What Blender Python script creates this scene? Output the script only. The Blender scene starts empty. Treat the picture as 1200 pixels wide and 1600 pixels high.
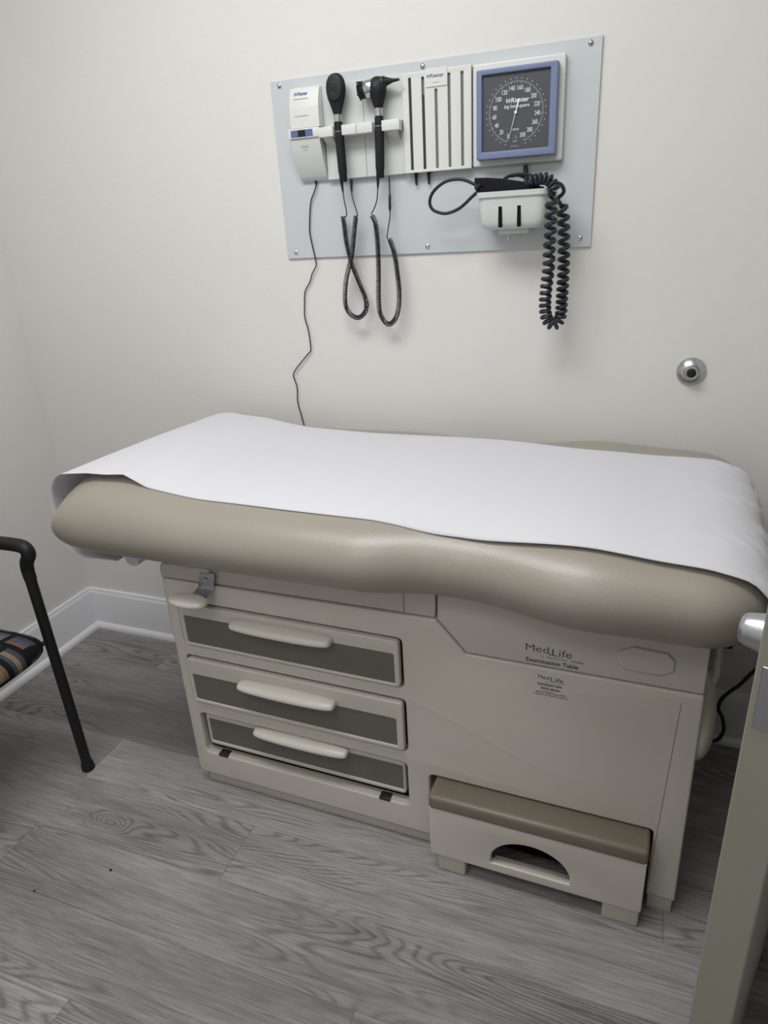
import bpy, bmesh, math, random
from mathutils import Vector, Matrix
random.seed(7)
C = bpy.context.scene.collection
PI = math.pi

# ------------------------------------------------------------------ camera
FPX = 1069.743
RM = Matrix(((0.9347682686, 0.3511309318, -0.0539940056),
             (0.0912615585, -0.3842260254, -0.9187174154),
             (-0.3433360043, 0.8538603107, -0.3912070526)))   # rows: right, down, forward
CAM = Vector((1.91273, -1.717126, 1.38))
cd = bpy.data.cameras.new('camera'); cam = bpy.data.objects.new('camera', cd); C.objects.link(cam)
cd.sensor_fit = 'HORIZONTAL'; cd.sensor_width = 36; cd.lens = 36 * FPX / 1200; cd.clip_start = 0.02
mw = Matrix((RM[0], -RM[1], -RM[2])).transposed().to_4x4(); mw.translation = CAM
cam.matrix_world = mw
bpy.context.scene.camera = cam


def P(px, py, y):
    """Place where a spot measured in the photo lies on the plane at depth y."""
    d = RM.transposed() @ Vector(((px - 600) / FPX, (py - 800) / FPX, 1))
    return CAM + d * ((y - CAM.y) / d.y)


# ------------------------------------------------------------------ materials
def s2l(c):
    return tuple(((v / 255) / 12.92 if v / 255 <= 0.04045 else (((v / 255) + 0.055) / 1.055) ** 2.4) for v in c)


def mat(name, rgb, rough=0.5, metal=0.0, bump=0.0, bscale=200, spec=0.5, var=0.0, vscale=5):
    m = bpy.data.materials.new(name); m.use_nodes = True
    nt = m.node_tree; b = nt.nodes['Principled BSDF']
    col = s2l(rgb) + (1,)
    b.inputs['Base Color'].default_value = col
    b.inputs['Roughness'].default_value = rough
    b.inputs['Metallic'].default_value = metal
    b.inputs['Specular IOR Level'].default_value = spec
    tc = nt.nodes.new('ShaderNodeTexCoord')
    if bump:
        n = nt.nodes.new('ShaderNodeTexNoise'); n.inputs['Scale'].default_value = bscale; n.inputs['Detail'].default_value = 4
        nt.links.new(tc.outputs['Object'], n.inputs['Vector'])
        bp = nt.nodes.new('ShaderNodeBump'); bp.inputs['Strength'].default_value = bump; bp.inputs['Distance'].default_value = 0.002
        nt.links.new(n.outputs['Fac'], bp.inputs['Height']); nt.links.new(bp.outputs['Normal'], b.inputs['Normal'])
    n2 = nt.nodes.new('ShaderNodeTexNoise'); n2.inputs['Scale'].default_value = vscale; n2.inputs['Detail'].default_value = 3
    nt.links.new(tc.outputs['Object'], n2.inputs['Vector'])
    mx = nt.nodes.new('ShaderNodeMix'); mx.data_type = 'RGBA'
    v = max(var, 0.02)
    mx.inputs['A'].default_value = tuple(x * (1 - v) for x in col[:3]) + (1,)
    mx.inputs['B'].default_value = tuple(min(1, x * (1 + v)) for x in col[:3]) + (1,)
    nt.links.new(n2.outputs['Fac'], mx.inputs['Factor']); nt.links.new(mx.outputs['Result'], b.inputs['Base Color'])
    return m


M = dict(
    wall=mat('wall_paint', (219, 218, 215), 0.75, bump=0.25, bscale=90, spec=0.25),
    ceil=mat('ceiling_paint', (228, 227, 224), 0.9),
    trim=mat('trim_paint', (226, 226, 230), 0.4, bump=0.05, bscale=60),
    doorp=mat('door_paint', (136, 135, 124), 0.5, bump=0.06, bscale=150),
    board=mat('board_laminate', (194, 199, 203), 0.45, bump=0.05, bscale=300),
    plast=mat('white_plastic', (214, 215, 212), 0.42, bump=0.06, bscale=500),
    plast2=mat('cool_white_plastic', (203, 206, 204), 0.45, bump=0.06, bscale=500),
    blue=mat('slate_blue_plastic', (112, 124, 158), 0.45),
    dial=mat('dial_face', (72, 73, 79), 0.6),
    white=mat('white_print', (226, 228, 232), 0.6),
    grey=mat('grey_print', (120, 122, 125), 0.7),
    logo=mat('blue_print', (62, 88, 160), 0.6),
    black=mat('black_rubber', (30, 32, 38), 0.42, spec=0.4),
    blackm=mat('matt_black_plastic', (26, 27, 31), 0.55, spec=0.3),
    coil=mat('coil_rubber', (38, 41, 50), 0.45, spec=0.4),
    slot=mat('dark_slot', (48, 48, 50), 0.7),
    slotg=mat('grey_tube', (118, 119, 120), 0.5),
    chrome=mat('chrome', (200, 202, 206), 0.22, 1.0),
    steel=mat('brushed_steel', (186, 188, 194), 0.3, 1.0, bump=0.1, bscale=150),
    cuff=mat('black_cuff_fabric', (24, 25, 30), 0.85, bump=0.3, bscale=400, spec=0.2),
    body=mat('cabinet_shell', (190, 185, 177), 0.38, bump=0.1, bscale=350, var=0.03),
    body2=mat('cabinet_front_shell', (199, 194, 186), 0.36, bump=0.08, bscale=350, var=0.03),
    handle=mat('handle_plastic', (217, 213, 205), 0.25),
    dpanel=mat('drawer_insert', (104, 104, 98), 0.5, bump=0.05, bscale=300, spec=0.35),
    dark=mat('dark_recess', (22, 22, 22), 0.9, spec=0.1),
    bracket=mat('dark_metal_tab', (70, 70, 70), 0.35, 0.6),
    vinyl=mat('taupe_vinyl', (151, 145, 135), 0.33, bump=0.18, bscale=260, spec=0.5, var=0.02, vscale=3),
    tread=mat('brown_tread', (117, 109, 96), 0.4, bump=0.05, bscale=100),
    ink=mat('dark_ink', (46, 50, 46), 0.7),
    olive=mat('olive_ink', (104, 104, 84), 0.7),
    chairm=mat('black_powder_coat', (22, 23, 25), 0.5, bump=0.15, bscale=600, spec=0.35),
    shade=mat('blue_window_print', (88, 104, 148), 0.4),
)


def tread_mat():
    m = mat('brown_tread_top', (113, 105, 92), 0.45)
    nt = m.node_tree; b = nt.nodes['Principled BSDF']
    tc = nt.nodes.new('ShaderNodeTexCoord')
    br = nt.nodes.new('ShaderNodeTexBrick'); br.inputs['Scale'].default_value = 1
    br.inputs['Brick Width'].default_value = 0.010; br.inputs['Row Height'].default_value = 0.010
    br.inputs['Mortar Size'].default_value = 0.0012; br.inputs['Color1'].default_value = (1, 1, 1, 1)
    br.inputs['Color2'].default_value = (1, 1, 1, 1); br.inputs['Mortar'].default_value = (0, 0, 0, 1)
    nt.links.new(tc.outputs['Object'], br.inputs['Vector'])
    bp = nt.nodes.new('ShaderNodeBump'); bp.inputs['Strength'].default_value = 0.7; bp.inputs['Distance'].default_value = 0.001
    nt.links.new(br.outputs['Color'], bp.inputs['Height']); nt.links.new(bp.outputs['Normal'], b.inputs['Normal'])
    return m


def paper_mat():
    m = bpy.data.materials.new('exam_paper'); m.use_nodes = True
    nt = m.node_tree; b = nt.nodes['Principled BSDF']
    b.inputs['Base Color'].default_value = s2l((228, 228, 234)) + (1,)
    b.inputs['Roughness'].default_value = 0.75; b.inputs['Specular IOR Level'].default_value = 0.2
    tr = nt.nodes.new('ShaderNodeBsdfTranslucent'); tr.inputs['Color'].default_value = s2l((225, 225, 228)) + (1,)
    mx = nt.nodes.new('ShaderNodeMixShader'); mx.inputs['Fac'].default_value = 0.22
    out = nt.nodes['Material Output']
    nt.links.new(b.outputs[0], mx.inputs[1]); nt.links.new(tr.outputs[0], mx.inputs[2]); nt.links.new(mx.outputs[0], out.inputs[0])
    tc = nt.nodes.new('ShaderNodeTexCoord')
    n = nt.nodes.new('ShaderNodeTexNoise'); n.inputs['Scale'].default_value = 160; n.inputs['Detail'].default_value = 5
    mp = nt.nodes.new('ShaderNodeMapping'); mp.inputs['Scale'].default_value = (0.5, 1, 1)
    nt.links.new(tc.outputs['Object'], mp.inputs['Vector']); nt.links.new(mp.outputs[0], n.inputs['Vector'])
    bp = nt.nodes.new('ShaderNodeBump'); bp.inputs['Strength'].default_value = 0.25; bp.inputs['Distance'].default_value = 0.001
    nt.links.new(n.outputs['Fac'], bp.inputs['Height']); nt.links.new(bp.outputs['Normal'], b.inputs['Normal'])
    return m


def film_mat():
    m = bpy.data.materials.new('clear_film'); m.use_nodes = True
    nt = m.node_tree; b = nt.nodes['Principled BSDF']
    b.inputs['Base Color'].default_value = s2l((228, 227, 222)) + (1,); b.inputs['Roughness'].default_value = 0.2
    tr = nt.nodes.new('ShaderNodeBsdfTransparent')
    mx = nt.nodes.new('ShaderNodeMixShader'); mx.inputs['Fac'].default_value = 0.45
    nt.links.new(b.outputs[0], mx.inputs[1]); nt.links.new(tr.outputs[0], mx.inputs[2])
    nt.links.new(mx.outputs[0], nt.nodes['Material Output'].inputs[0])
    return m


KNOTS = [(0.729, -0.775, 0.050, 0.026, 0.11), (0.63, -0.55, 0.05, 0.020, 0.10), (0.54, -0.78, 0.045, 0.016, 0.08), (1.20, -1.055, 0.20, 0.040, 0.14)]


def floor_mat():
    m = bpy.data.materials.new('grey_wood_plank'); m.use_nodes = True
    nt = m.node_tree; N = nt.nodes; L = nt.links; b = N['Principled BSDF']

    def math_(op, a, bb=None, c=None):
        n = N.new('ShaderNodeMath'); n.operation = op
        for i, v in enumerate((a, bb, c)):
            if v is None: continue
            if isinstance(v, (int, float)): n.inputs[i].default_value = v
            else: L.new(v, n.inputs[i])
        return n.outputs[0]
    tc = N.new('ShaderNodeTexCoord'); sp = N.new('ShaderNodeSeparateXYZ'); L.new(tc.outputs['Object'], sp.inputs[0])
    X, Y = sp.outputs[0], sp.outputs[1]
    W, LN = 0.1615, 1.5
    v = math_('DIVIDE', math_('ADD', Y, 0.8275), W)
    row = math_('FLOOR', v)
    u = math_('DIVIDE', math_('SUBTRACT', math_('ADD', X, math_('MULTIPLY', math_('ABSOLUTE', row), 0.545)), 1.09), LN)
    col = math_('FLOOR', u)
    fv = math_('SUBTRACT', v, row); fu = math_('SUBTRACT', u, col)
    cv = N.new('ShaderNodeCombineXYZ'); L.new(row, cv.inputs[0]); L.new(col, cv.inputs[1])
    wn = N.new('ShaderNodeTexWhiteNoise'); wn.noise_dimensions = '2D'; L.new(cv.outputs[0], wn.inputs['Vector'])
    off = math_('MULTIPLY', wn.outputs['Value'], 17.0)

    def noise(sx, sy, scale, detail, rough=0.5, dist=0.0):
        c = N.new('ShaderNodeCombineXYZ')
        L.new(math_('MULTIPLY', X, sx), c.inputs[0]); L.new(math_('MULTIPLY', Y, sy), c.inputs[1]); L.new(off, c.inputs[2])
        n = N.new('ShaderNodeTexNoise'); n.inputs['Scale'].default_value = scale; n.inputs['Detail'].default_value = detail
        n.inputs['Roughness'].default_value = rough; n.inputs['Distortion'].default_value = dist
        L.new(c.outputs[0], n.inputs['Vector']); return n.outputs['Fac']
    base = noise(0.55, 4.6, 1.5, 2.0, 0.42)
    for kx, ky, sx_, sy_, amp in KNOTS:
        d2 = math_('ADD', math_('POWER', math_('ABSOLUTE', math_('DIVIDE', math_('SUBTRACT', X, kx), sx_)), 2.0), math_('POWER', math_('ABSOLUTE', math_('DIVIDE', math_('SUBTRACT', Y, ky), sy_)), 2.0))
        inrow = math_('COMPARE', row, float(math.floor((ky + 0.8275) / W))); inrow.node.inputs[2].default_value = 0.4
        base = math_('ADD', base, math_('MULTIPLY', math_('MULTIPLY', math_('EXPONENT', math_('MULTIPLY', d2, -1.0)), amp), inrow))
    rings = math_('ADD', math_('MULTIPLY', math_('SINE', math_('MULTIPLY', base, 270.0)), 0.5), 0.5)
    ringmask = math_('SMOOTH_MIN', 1.0, math_('MULTIPLY', math_('MAXIMUM', math_('SUBTRACT', noise(0.8, 3.0, 1.6, 1.0), 0.44), 0.0), 8.0), 0.2)
    fine = noise(7.0, 170.0, 1.6, 5, 0.65, 0.6)
    mid = noise(1.6, 16.0, 1.8, 4, 0.55, 0.4)
    broad = noise(1.0, 3.0, 1.2, 2)
    g = math_('MULTIPLY', math_('SUBTRACT', fine, 0.5), 0.85)
    g = math_('ADD', g, math_('MULTIPLY', math_('SUBTRACT', mid, 0.5), 0.40))
    g = math_('ADD', g, math_('MULTIPLY', math_('SUBTRACT', broad, 0.5), 0.5))
    g = math_('SUBTRACT', g, math_('MULTIPLY', math_('MULTIPLY', math_('POWER', rings, 3.0), ringmask), 0.24))
    g = math_('ADD', g, math_('MULTIPLY', math_('SUBTRACT', wn.outputs['Value'], 0.5), 0.22))
    g = math_('ADD', g, 0.56)
    cr = N.new('ShaderNodeValToRGB')
    cr.color_ramp.elements[0].position = 0.1; cr.color_ramp.elements[0].color = s2l((78, 76, 77)) + (1,)
    cr.color_ramp.elements[1].position = 0.95; cr.color_ramp.elements[1].color = s2l((180, 178, 178)) + (1,)
    e = cr.color_ramp.elements.new(0.5); e.color = s2l((130, 128, 128)) + (1,)
    L.new(g, cr.inputs[0])
    ev = math_('MINIMUM', fv, math_('SUBTRACT', 1.0, fv)); eu = math_('MINIMUM', fu, math_('SUBTRACT', 1.0, fu))
    edge = math_('MAXIMUM', math_('LESS_THAN', ev, 0.004), math_('LESS_THAN', eu, 0.0007))
    mx = N.new('ShaderNodeMix'); mx.data_type = 'RGBA'; L.new(math_('MULTIPLY', edge, 0.45), mx.inputs['Factor'])
    L.new(cr.outputs[0], mx.inputs['A']); mx.inputs['B'].default_value = s2l((70, 67, 66)) + (1,)
    L.new(mx.outputs['Result'], b.inputs['Base Color'])
    b.inputs['Roughness'].default_value = 0.42; b.inputs['Specular IOR Level'].default_value = 0.4
    bp = N.new('ShaderNodeBump'); bp.inputs['Strength'].default_value = 0.25; bp.inputs['Distance'].default_value = 0.001
    L.new(g, bp.inputs['Height']); L.new(bp.outputs['Normal'], b.inputs['Normal'])
    return m


def fabric_mat():
    m = bpy.data.materials.new('patchwork_fabric'); m.use_nodes = True
    nt = m.node_tree; N = nt.nodes; L = nt.links; b = N['Principled BSDF']

    def math_(op, a, bb=None):
        n = N.new('ShaderNodeMath'); n.operation = op
        for i, v in enumerate((a, bb)):
            if v is None: continue
            if isinstance(v, (int, float)): n.inputs[i].default_value = v
            else: L.new(v, n.inputs[i])
        return n.outputs[0]
    tc = N.new('ShaderNodeTexCoord'); sp = N.new('ShaderNodeSeparateXYZ'); L.new(tc.outputs['Object'], sp.inputs[0])
    X = math_('ADD', sp.outputs[0], math_('MULTIPLY', sp.outputs[2], 0.55)); Y = sp.outputs[1]
    v = math_('DIVIDE', Y, 0.052); row = math_('FLOOR', v); fv = math_('FRACT', v)
    u = math_('ADD', math_('DIVIDE', X, 0.070), math_('MULTIPLY', row, 0.37)); col = math_('FLOOR', u); fu = math_('FRACT', u)
    strip = math_('FLOOR', math_('MULTIPLY', fv, 4.0))
    c = N.new('ShaderNodeCombineXYZ'); L.new(row, c.inputs[0]); L.new(col, c.inputs[1]); L.new(strip, c.inputs[2])
    wn = N.new('ShaderNodeTexWhiteNoise'); wn.noise_dimensions = '3D'; L.new(c.outputs[0], wn.inputs['Vector'])
    cr = N.new('ShaderNodeValToRGB'); cr.color_ramp.interpolation = 'CONSTANT'
    cols = [(120, 113, 92), (104, 54, 54), (78, 84, 100), (142, 130, 106), (118, 88, 72), (66, 70, 78), (128, 116, 90), (100, 104, 108)]
    el = cr.color_ramp.elements
    el[0].position = 0; el[0].color = s2l(cols[0]) + (1,); el[1].position = 1 / 8; el[1].color = s2l(cols[1]) + (1,)
    for i in range(2, 8):
        e = el.new(i / 8); e.color = s2l(cols[i]) + (1,)
    L.new(wn.outputs['Value'], cr.inputs[0])
    n = N.new('ShaderNodeTexNoise'); n.inputs['Scale'].default_value = 300; n.inputs['Detail'].default_value = 2
    L.new(tc.outputs['Object'], n.inputs['Vector'])
    inside = math_('MULTIPLY', math_('MULTIPLY', math_('GREATER_THAN', fv, 0.30), math_('GREATER_THAN', fu, 0.26)),
                   math_('ADD', 0.40, math_('MULTIPLY', n.outputs['Fac'], 1.0)))
    mx = N.new('ShaderNodeMix'); mx.data_type = 'RGBA'; L.new(inside, mx.inputs['Factor'])
    mx.inputs['A'].default_value = s2l((24, 24, 28)) + (1,); L.new(cr.outputs[0], mx.inputs['B'])
    L.new(mx.outputs['Result'], b.inputs['Base Color']); b.inputs['Roughness'].default_value = 0.9
    b.inputs['Specular IOR Level'].default_value = 0.15
    return m


M['treadtop'] = tread_mat(); M['paper'] = paper_mat(); M['film'] = film_mat(); M['floor'] = floor_mat(); M['fabric'] = fabric_mat()


# ------------------------------------------------------------------ mesh helpers
def spline(pts, n=10):
    pts = [Vector(p) for p in pts]
    q = [pts[0] * 2 - pts[1]] + pts + [pts[-1] * 2 - pts[-2]]
    out = []
    for i in range(1, len(q) - 2):
        a, b, c, d = q[i - 1:i + 3]
        for k in range(n):
            t = k / n
            out.append(0.5 * ((2 * b) + (c - a) * t + (2 * a - 5 * b + 4 * c - d) * t * t + (3 * b - a - 3 * c + d) * t ** 3))
    out.append(q[-2]); return out


def frames(pts):
    T = []
    for i in range(len(pts)):
        a = pts[max(0, i - 1)]; b = pts[min(len(pts) - 1, i + 1)]
        t = (b - a); T.append(t.normalized() if t.length > 1e-9 else Vector((0, 0, 1)))
    n = T[0].orthogonal().normalized(); Ns = [n]
    for i in range(1, len(pts)):
        q = T[i - 1].rotation_difference(T[i]); n = q @ n; n = (n - T[i] * n.dot(T[i])).normalized(); Ns.append(n)
    return T, Ns


def helix(pts, r, pitch, per=14, pf=None):
    dense = spline(pts, 24)
    d = [0]
    for i in range(1, len(dense)): d.append(d[-1] + (dense[i] - dense[i - 1]).length)
    tot = d[-1]; turns = tot / pitch; n = int(turns * per)
    T, Ns = frames(dense); out = []; j = 0
    if pf:
        ph = [0.0]; m_ = 600
        for k in range(m_): ph.append(ph[-1] + (tot / m_) / pf((k + 0.5) / m_))
        turns = ph[-1]; n = int(turns * per)
    jj = 0
    for k in range(n + 1):
        s = tot * k / n
        if pf:
            w_ = turns * k / n
            while jj < m_ - 1 and ph[jj + 1] < w_: jj += 1
            s = tot * (jj + (w_ - ph[jj]) / max(1e-9, ph[jj + 1] - ph[jj])) / m_
        while j < len(d) - 2 and d[j + 1] < s: j += 1
        t = (s - d[j]) / max(1e-9, d[j + 1] - d[j])
        p = dense[j].lerp(dense[j + 1], t); tt = T[j].lerp(T[j + 1], t).normalized()
        nn = Ns[j].lerp(Ns[j + 1], t); nn = (nn - tt * nn.dot(tt)).normalized(); bb = tt.cross(nn)
        a = 2 * PI * turns * k / n
        out.append(p + (nn * math.cos(a) + bb * math.sin(a)) * r)
    return out


class B:
    def __init__(s): s.bm = bmesh.new()

    def box(s, x0, x1, y0, y1, z0, z1, bev=0.0, seg=2):
        t = bmesh.new()
        vs = [t.verts.new((x, y, z)) for x in (x0, x1) for y in (y0, y1) for z in (z0, z1)]
        for f in ((0, 1, 3, 2), (4, 6, 7, 5), (0, 4, 5, 1), (2, 3, 7, 6), (0, 2, 6, 4), (1, 5, 7, 3)): t.faces.new([vs[i] for i in f])
        if bev: bmesh.ops.bevel(t, geom=t.edges[:], offset=bev, segments=seg, affect='EDGES', profile=0.5)
        s.join(t); return s

    def join(s, t):
        me = bpy.data.meshes.new('t'); t.to_mesh(me); t.free(); s.bm.from_mesh(me); bpy.data.meshes.remove(me)

    def tube(s, pts, r, n=10, cap=True):
        pts = [Vector(p) for p in pts]; T, Ns = frames(pts); rings = []
        for i, p in enumerate(pts):
            rr = r[i] if isinstance(r, (list, tuple)) else r
            bb = T[i].cross(Ns[i])
            rings.append([s.bm.verts.new(p + (Ns[i] * math.cos(2 * PI * k / n) + bb * math.sin(2 * PI * k / n)) * rr) for k in range(n)])
        for a, b in zip(rings, rings[1:]):
            for k in range(n): s.bm.faces.new((a[k], a[(k + 1) % n], b[(k + 1) % n], b[k]))
        if cap: s.bm.faces.new(rings[0][::-1]); s.bm.faces.new(rings[-1])
        return s

    def lathe(s, prof, origin, axis, n=32, sx=1.0, sy=1.0, up=None):
        """prof: (radius, height) pairs along axis"""
        axis = Vector(axis).normalized(); o = Vector(origin)
        u = (Vector(up) if up else axis.orthogonal()); u = (u - axis * u.dot(axis)).normalized(); v = axis.cross(u)
        rings = []
        for r, h in prof:
            if r < 1e-6: rings.append([s.bm.verts.new(o + axis * h)])
            else: rings.append([s.bm.verts.new(o + axis * h + u * math.cos(2 * PI * k / n) * r * sx + v * math.sin(2 * PI * k / n) * r * sy) for k in range(n)])
        for a, b in zip(rings, rings[1:]):
            for k in range(n):
                k2 = (k + 1) % n
                if len(a) == 1 and len(b) == 1: continue
                if len(a) == 1: s.bm.faces.new((a[0], b[k2], b[k]))
                elif len(b) == 1: s.bm.faces.new((a[k], a[k2], b[0]))
                else: s.bm.faces.new((a[k], a[k2], b[k2], b[k]))
        return s

    def ell(s, c, rx, ry, rz, e=1.0, nu=28, nv=16):
        """superellipsoid, long axis x"""
        def pw(v, q): return math.copysign(abs(v) ** q, v)
        rings = []
        for i in range(nv + 1):
            a = -PI / 2 + PI * i / nv
            if i in (0, nv): rings.append([s.bm.verts.new((c[0] + rx * (1 if i else -1), c[1], c[2]))]); continue
            r = pw(math.cos(a), e)
            rings.append([s.bm.verts.new((c[0] + rx * pw(math.sin(a), 1.0), c[1] + ry * r * math.cos(2 * PI * k / nu), c[2] + rz * r * math.sin(2 * PI * k / nu))) for k in range(nu)])
        for a, b in zip(rings, rings[1:]):
            for k in range(nu):
                k2 = (k + 1) % nu
                if len(a) == 1: s.bm.faces.new((a[0], b[k2], b[k]))
                elif len(b) == 1: s.bm.faces.new((a[k], a[k2], b[0]))
                else: s.bm.faces.new((a[k], a[k2], b[k2], b[k]))
        return s

    def prism(s, poly, a0, a1, plane='xz', bev=0.0):
        """polygon extruded; plane 'xz' extrudes along y, 'yz' along x, 'xy' along z"""
        t = bmesh.new()
        def mk(p, a):
            return {'xz': (p[0], a, p[1]), 'yz': (a, p[0], p[1]), 'xy': (p[0], p[1], a)}[plane]
        v0 = [t.verts.new(mk(p, a0)) for p in poly]; v1 = [t.verts.new(mk(p, a1)) for p in poly]
        n = len(poly)
        t.faces.new(v0); t.faces.new(v1[::-1])
        for i in range(n): t.faces.new((v0[i], v1[i], v1[(i + 1) % n], v0[(i + 1) % n]))
        bmesh.ops.recalc_face_normals(t, faces=t.faces[:])
        if bev: bmesh.ops.bevel(t, geom=t.edges[:], offset=bev, segments=2, affect='EDGES', profile=0.5)
        s.join(t); return s

    def grid(s, rows, close=False):
        vs = [[s.bm.verts.new(p) for p in r] for r in rows]
        for a, b in zip(vs, vs[1:]):
            m = len(a)
            for k in range(m if close else m - 1): s.bm.faces.new((a[k], a[(k + 1) % m], b[(k + 1) % m], b[k]))
        return s


def finish(me, sharp=35):
    for p in me.polygons: p.use_smooth = True
    try: me.set_sharp_from_angle(angle=math.radians(sharp))
    except Exception: pass


def rootof(o):
    while o.parent: o = o.parent
    return o


def obj(name, b, m, parent=None, local=False, sharp=35):
    """link as ONE mesh; vertices given in world coords unless local"""
    if isinstance(b, B):
        bmesh.ops.recalc_face_normals(b.bm, faces=b.bm.faces[:])
        me = bpy.data.meshes.new(name); b.bm.to_mesh(me); b.bm.free()
    else: me = b
    me.name = name
    me.materials.clear(); me.materials.append(m); finish(me, sharp)
    o = bpy.data.objects.new(name, me); C.objects.link(o)
    if parent:
        o.parent = parent
        if not local: me.transform(Matrix.Translation(-rootof(parent).location))
    return o


def top(name, b, m, label, cat, group=None, kind=None, sharp=35):
    o = obj(name, b, m, None, sharp=sharp)
    # origin at the mesh's own base
    me = o.data; xs = [v.co for v in me.vertices]
    c = Vector((sum(v.x for v in xs) / len(xs), sum(v.y for v in xs) / len(xs), min(v.z for v in xs)))
    me.transform(Matrix.Translation(-c)); o.location = c
    o['label'] = label; o['category'] = cat
    if group: o['group'] = group
    if kind: o['kind'] = kind
    return o


def thing(name, loc, label, cat, rz=0, group=None):
    o = bpy.data.objects.new(name, None); C.objects.link(o); o.location = loc; o.rotation_euler = (0, 0, rz)
    o.empty_display_size = 0.05
    o['label'] = label; o['category'] = cat
    if group: o['group'] = group
    return o


def struct(name, b, m, parent=None):
    o = obj(name, b, m, parent)
    if not parent: o['kind'] = 'structure'
    return o


def fillet(poly, r, n=5):
    out = []; N_ = len(poly)
    for i, p in enumerate(poly):
        rr = r[i] if isinstance(r, (list, tuple)) else r
        p = Vector(p); a = Vector(poly[i - 1]) - p; b = Vector(poly[(i + 1) % N_]) - p
        if rr <= 0: out.append(tuple(p)); continue
        an = a.angle(b); t = min(rr / math.tan(an / 2), a.length * 0.49, b.length * 0.49)
        A = p + a.normalized() * t; Bp = p + b.normalized() * t
        for k in range(n + 1):
            s = k / n; out.append(tuple(A * (1 - s) ** 2 + p * 2 * s * (1 - s) + Bp * s * s))
    return out


def rrect(x0, x1, z0, z1, r, n=5):
    return fillet([(x0, z0), (x1, z0), (x1, z1), (x0, z1)], r, n)


def plate(outline, holes, yf, yb, bev=0.001, seg=2):
    """flat panel standing in xz between depth yf (front) and yb, with holes and rounded edges; returns a mesh"""
    cu = bpy.data.curves.new('p', 'CURVE'); cu.dimensions = '2D'; cu.fill_mode = 'BOTH'
    half = (yb - yf) / 2; bev = min(bev, half * 0.98)
    cu.extrude = half - bev; cu.bevel_depth = bev; cu.bevel_resolution = seg; cu.offset = -bev
    for pl in [outline] + list(holes):
        sp = cu.splines.new('POLY'); sp.points.add(len(pl) - 1); sp.use_cyclic_u = True
        for k, p in enumerate(pl): sp.points[k].co = (p[0], p[1], 0, 1)
    o = bpy.data.objects.new('p', cu); C.objects.link(o)
    dg = bpy.context.evaluated_depsgraph_get(); me = bpy.data.meshes.new_from_object(o.evaluated_get(dg))
    bpy.data.objects.remove(o); bpy.data.curves.remove(cu)
    # x->x, y->z, z->-y
    me.transform(Matrix(((1, 0, 0, 0), (0, 0, -1, (yf + yb) / 2), (0, 1, 0, 0), (0, 0, 0, 1))))
    b = bmesh.new(); b.from_mesh(me); bmesh.ops.remove_doubles(b, verts=b.verts[:], dist=1e-6)
    bmesh.ops.recalc_face_normals(b, faces=b.faces[:]); b.to_mesh(me); b.free()
    return me


def merge(*parts):
    b = B()
    for p in parts:
        if isinstance(p, B):
            me = bpy.data.meshes.new('t'); p.bm.to_mesh(me); p.bm.free(); b.bm.from_mesh(me); bpy.data.meshes.remove(me)
        else: b.bm.from_mesh(p); bpy.data.meshes.remove(p)
    return b


def text(body, x0, x1, z0, z1, y, bold=0.0, align=None, thick=0.0003, shear=0.0, space=1.0):
    """writing standing in the xz plane, fitted into the given rectangle; returns a mesh"""
    cu = bpy.data.curves.new('t', 'FONT'); cu.body = body; cu.size = 1; cu.offset = bold; cu.shear = shear; cu.space_character = space
    cu.extrude = 0.0
    o = bpy.data.objects.new('t', cu); C.objects.link(o)
    dg = bpy.context.evaluated_depsgraph_get(); me = bpy.data.meshes.new_from_object(o.evaluated_get(dg))
    bpy.data.objects.remove(o); bpy.data.curves.remove(cu)
    if not me.vertices: return me
    xs = [v.co.x for v in me.vertices]; ys = [v.co.y for v in me.vertices]
    w = max(xs) - min(xs); h = max(ys) - min(ys); mx = min(xs); my = min(ys)
    for v in me.vertices:
        v.co = (x0 + (v.co.x - mx) / w * (x1 - x0), y - thick, z0 + (v.co.y - my) / h * (z1 - z0))
    return me


# ------------------------------------------------------------------ room
RX, FY, CZ = 2.32, -2.75, 2.5
struct('floor', B().box(0, RX, FY, 0, -0.04, 0), M['floor'])
struct('ceiling', B().box(-0.1, RX + 0.1, FY - 0.1, 0.1, CZ, CZ + 0.05), M['ceil'])
struct('wall_back', B().box(-0.1, RX + 0.1, 0, 0.1, -0.04, CZ), M['wall'])
struct('wall_left', B().box(-0.1, 0, FY, 0, -0.04, CZ), M['wall'])
struct('wall_front', B().box(-0.1, RX + 0.1, FY - 0.1, FY, -0.04, CZ), M['wall'])
DH0, DH1 = -1.21, -0.385     # doorway in the right wall
struct('wall_right', B().box(RX, RX + 0.1, DH1, 0, -0.04, CZ).box(RX, RX + 0.1, FY, DH0, -0.04, CZ).box(RX, RX + 0.1, DH0, DH1, 2.06, CZ), M['wall'])
struct('trim_1', B().box(RX - 0.012, RX, DH1, DH1 + 0.06, 0, 2.12, 0.003).box(RX - 0.012, RX, DH0 - 0.06, DH0, 0, 2.12, 0.003)
       .box(RX - 0.012, RX, DH0, DH1, 2.06, 2.12, 0.003), M['doorp'])
struct('wall_hallway', B().box(RX + 0.1, RX + 0.15, DH0 - 0.1, DH1 + 0.1, -0.04, CZ), M['wall'])


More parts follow.
